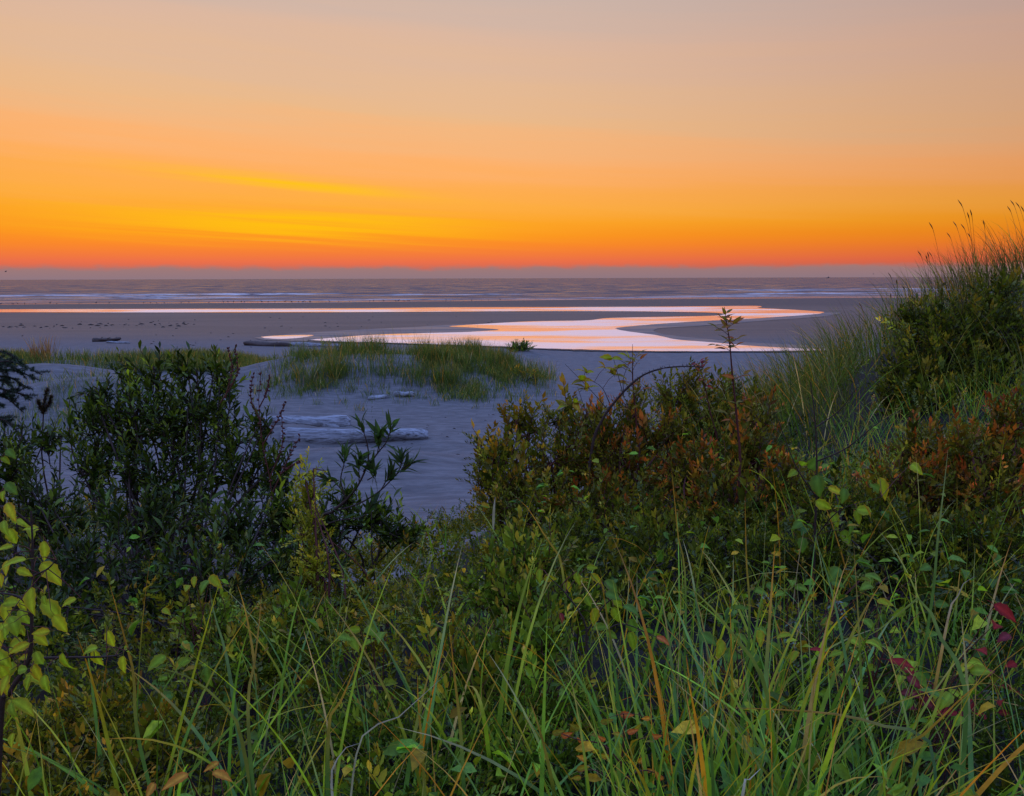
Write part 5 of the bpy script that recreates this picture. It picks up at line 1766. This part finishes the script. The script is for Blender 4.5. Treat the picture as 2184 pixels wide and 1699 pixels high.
# ------------------------------------------------------------------ foreground grass
def foreground_grass():
    mb = MB()
    # loose blades all over the near slope, thicker to the right
    def samp(n):
        y = 1.15 + 5.5 * rng.random(n) ** 1.3
        x = rng.uniform(-1, 1, n) * (0.7 * y + 1.4)
        p = 0.22 + 0.55 * sm(-0.1, 0.45, x / y) + 0.35 * sm(2.6, 1.3, y)
        keep = (rng.random(n) < p) & ~((x < -0.02 * y) & (y > 2.3)) & ~((x > 0.3 * y) & (y > 4.2)) & ~((np.abs(x / y - 0.14) < 0.17) & (y > 3.4))
        return np.column_stack([x, y])[keep]
    grass_field(mb, 4400, samp, (0.35, 0.8), (0.0025, 0.0055), 9, (0.05, 0.75), (0.1, 1.6), 0.5, GREENS, p_straw=0.15)
    tag(mb.build('long_grass', M_GRASS, kind='stuff'), 'long loose grass blades growing all through the foreground plants', 'grass')
    spots = [(430, 1.7, 40, 'grass tussock at bottom left with upright blue green blades', 14), (790, 1.75, 36, 'grass tussock at bottom, between bottom left tussock and the glossy huckleberry', 12),
             (1010, 2.0, 40, 'grass tussock with orange tips in front of the glossy huckleberry', 14), (1500, 1.6, 120, 'dense grass tussock at the bottom right of the orange leaved shoot', 26), (1720, 1.75, 120, 'broad bladed grass tussock beneath the dark sapling stem', 26),
             (1960, 1.7, 70, 'grass tussock in the lower right corner with one kinked blade', 18), (1640, 2.4, 80, 'grass tussock beside the bluish lobed leaves', 16), (960, 3.2, 60, 'fine grass tussock at the edge of the pale sand, with bleached bent tips', 12),
             (1400, 2.3, 60, 'grass tussock rising behind the central broad leaved sapling', 14), (600, 2.4, 34, 'grass tussock in front of the shaded myrtle thicket', 12), (2080, 2.6, 60, 'grass tussock at the right edge before the olive huckleberry', 14),
             (140, 1.7, 26, 'sparse grass tussock under the crabapple sapling', 8), (1780, 5.2, 160, 'bright green tussock on the slope left of the dark huckleberry bush', 14), (1930, 5.0, 160, 'bright green tussock spilling below the dark huckleberry bush', 14),
             (1500, 6.0, 70, 'thin tussock in the shade behind the scarlet leaved bush', 6), (905, 4.4, 26, 'few tall thin stalks standing before the pale sand', 8), (1230, 1.55, 40, 'grass tussock at the bottom left of the orange leaved shoot', 12)]
    for u, d, n, lab, big in spots:
        x = (u - 1092) / FPX * d
        L = (0.35, 0.8) if d < 2.1 else ((0.3, 0.62) if d < 3 else (0.25, 0.5))
        tussock(lab, gz(x, d), n, L, (0.0035, 0.0085) if d < 2.2 else (0.003, 0.0075), (0.03, 0.6), (0.05, 1.1), 0.10 if d < 3 else 0.22, GREENS, 0.5, seg=10, nparts=big)


foreground_grass()


def odd_blades():
    """single blades that stand out in the photograph"""
    def one(label, ctrl, w, cb, ct, name='marram_grass'):
        c = curve_pts(ctrl, 120)
        al = np.concatenate([[0], np.cumsum(np.linalg.norm(np.diff(c, axis=0), axis=1))])
        c = np.column_stack([np.interp(np.linspace(0, al[-1], 18), al, c[:, q]) for q in range(3)])
        t = unit(np.gradient(c, axis=0))
        s = unit(np.cross(t, np.array((0.1, -1, 0.2))))
        k = np.linspace(0, 1, 18)
        ww = w * 0.5 * np.minimum(1, 0.5 + k * 2) * (1 - np.clip((k - 0.5) / 0.5, 0, 1) ** 1.6 * 0.96)
        n = np.cross(s, t)
        V = np.stack([c - s * ww[:, None], c + n * (w * 0.12), c + s * ww[:, None]], 1).reshape(-1, 3)
        i = np.arange(17)[:, None] * 3
        F = np.concatenate([np.concatenate([i, i + 1, i + 4, i + 3], 1), np.concatenate([i + 1, i + 2, i + 5, i + 4], 1)])
        f = np.clip((k - 0.55) / 0.45, 0, 1)[:, None]
        col = np.repeat(np.array(cb) * (1 - f) + np.array(ct) * f, 3, 0)
        mb = MB()
        mb.add(V, F, col)
        o = mb.build(name, M_GRASS)
        tag(o, label, 'grass blade')
    g = lambda u, d: gz((u - 1092) / FPX * d, d)
    gr, gy, bl = (0.10, 0.21, 0.05), (0.22, 0.28, 0.05), (0.09, 0.19, 0.09)
    st, pale, og = (0.45, 0.28, 0.08), (0.42, 0.42, 0.42), (0.5, 0.24, 0.03)
    one('broad green blade kinked sharply over at lower right', [g(2110, 1.7), P(2060, 1500, 1.75), P(2010, 1370, 1.8), P(1972, 1278, 1.85), P(1950, 1283, 1.85), P(1880, 1340, 1.85), P(1830, 1370, 1.85)], 0.011, gr, gy)
    one('tall upright blade crossing the red tinted huckleberry at right', [g(1985, 2.4), P(1985, 1300, 2.4), P(2000, 1150, 2.4), P(2012, 1050, 2.4), P(2022, 960, 2.4)], 0.009, gr, (0.25, 0.33, 0.15))
    one('long blade lying in a low arc with a yellow orange tip at lower right', [g(2080, 1.65), P(1990, 1610, 1.65), P(1900, 1555, 1.65), P(1790, 1525, 1.65), P(1660, 1514, 1.65), P(1555, 1510, 1.65)], 0.007, bl, og)
    one('pale bleached blade curled in front of the crimson leaves', [g(2020, 2.3), P(2022, 1320, 2.3), P(2040, 1280, 2.3), P(2055, 1245, 2.3), P(2078, 1230, 2.3)], 0.010, st, pale)
    one('grey dead blade bent near the bottom edge', [g(705, 1.6), P(708, 1690, 1.6), P(715, 1640, 1.6), P(725, 1605, 1.6), P(745, 1592, 1.6), P(770, 1585, 1.6)], 0.007, (0.3, 0.29, 0.28), pale)
    one('wide pale bleached blade at the bottom edge right of the orange leaved shoot', [g(1560, 1.5), P(1585, 1690, 1.5), P(1600, 1665, 1.5), P(1622, 1640, 1.5)], 0.012, pale, (0.5, 0.5, 0.46))
    one('thick olive blade arching rightwards at lower left', [g(540, 1.6), P(520, 1600, 1.6), P(480, 1510, 1.6), P(420, 1455, 1.6), P(360, 1430, 1.6), P(300, 1420, 1.6)], 0.008, (0.16, 0.19, 0.04), gy)
    one('tall blade with orange tip leaning left across the dark thicket', [g(330, 1.75), P(300, 1600, 1.75), P(285, 1440, 1.75), P(268, 1370, 1.75), P(235, 1250, 1.75)], 0.008, gr, og)
    one('broad blue green blade folded at its tip at lower left', [g(500, 1.9), P(490, 1440, 1.9), P(465, 1340, 1.9), P(450, 1280, 1.9), P(447, 1255, 1.9)], 0.010, bl, (0.16, 0.26, 0.1))
    one('straight green blade with straw tip rising beside the blue green one', [g(520, 1.6), P(530, 1560, 1.6), P(545, 1400, 1.6), P(553, 1330, 1.6), P(557, 1270, 1.6)], 0.008, gr, st)
    one('orange tipped blade in front of the central huckleberry', [g(990, 1.7), P(985, 1600, 1.7), P(970, 1450, 1.7), P(962, 1370, 1.7), P(958, 1335, 1.7)], 0.008, gr, og)
    one('slanting orange blade left of the central huckleberry', [g(660, 1.7), P(700, 1570, 1.7), P(725, 1500, 1.7), P(745, 1455, 1.7), P(768, 1395, 1.7)], 0.009, gr, og)
    one('straight blade with an ochre tip beside the slanting orange one', [g(905, 1.7), P(900, 1600, 1.7), P(892, 1500, 1.7), P(890, 1440, 1.7)], 0.008, gy, og)
    one('long pale blade slanting rightwards across the bottom huckleberry', [g(690, 1.6), P(760, 1610, 1.6), P(850, 1530, 1.6), P(950, 1440, 1.6)], 0.004, (0.35, 0.36, 0.28), pale)
    one('upright green blade with orange tip before the scarlet leaved bush', [g(1610, 2.2), P(1598, 1340, 2.2), P(1592, 1200, 2.2), P(1590, 1120, 2.2), P(1589, 1060, 2.2)], 0.007, gr, og)
    one('slanting yellow green blade crossing the central sapling', [g(1720, 1.8), P(1640, 1500, 1.8), P(1560, 1350, 1.8), P(1480, 1260, 1.8), P(1440, 1240, 1.8)], 0.010, (0.15, 0.24, 0.05), gy)
    one('orange blade slanting right in the lower right corner', [g(1800, 1.6), P(1900, 1640, 1.6), P(1980, 1560, 1.6), P(2050, 1490, 1.6), P(2110, 1440, 1.6)], 0.009, (0.2, 0.25, 0.04), og)
    one('blade with burnt orange tip before the scarlet bush, left of the upright one', [g(1480, 2.4), P(1462, 1250, 2.4), P(1447, 1150, 2.4), P(1440, 1080, 2.4), P(1432, 1000, 2.4)], 0.006, gr, og)
    one('yellow blade bent outwards over the coppery huckleberry foot', [g(1230, 2.6), P(1200, 1220, 2.6), P(1165, 1150, 2.6), P(1130, 1090, 2.6), P(1100, 1060, 2.6)], 0.008, gy, og)
    one('tiny bleached blade standing at the foot of the coppery huckleberry', [P(1052, 1130, 3.4), P(1053, 1095, 3.4), P(1056, 1060, 3.4)], 0.010, (0.3, 0.3, 0.25), pale)


odd_blades()
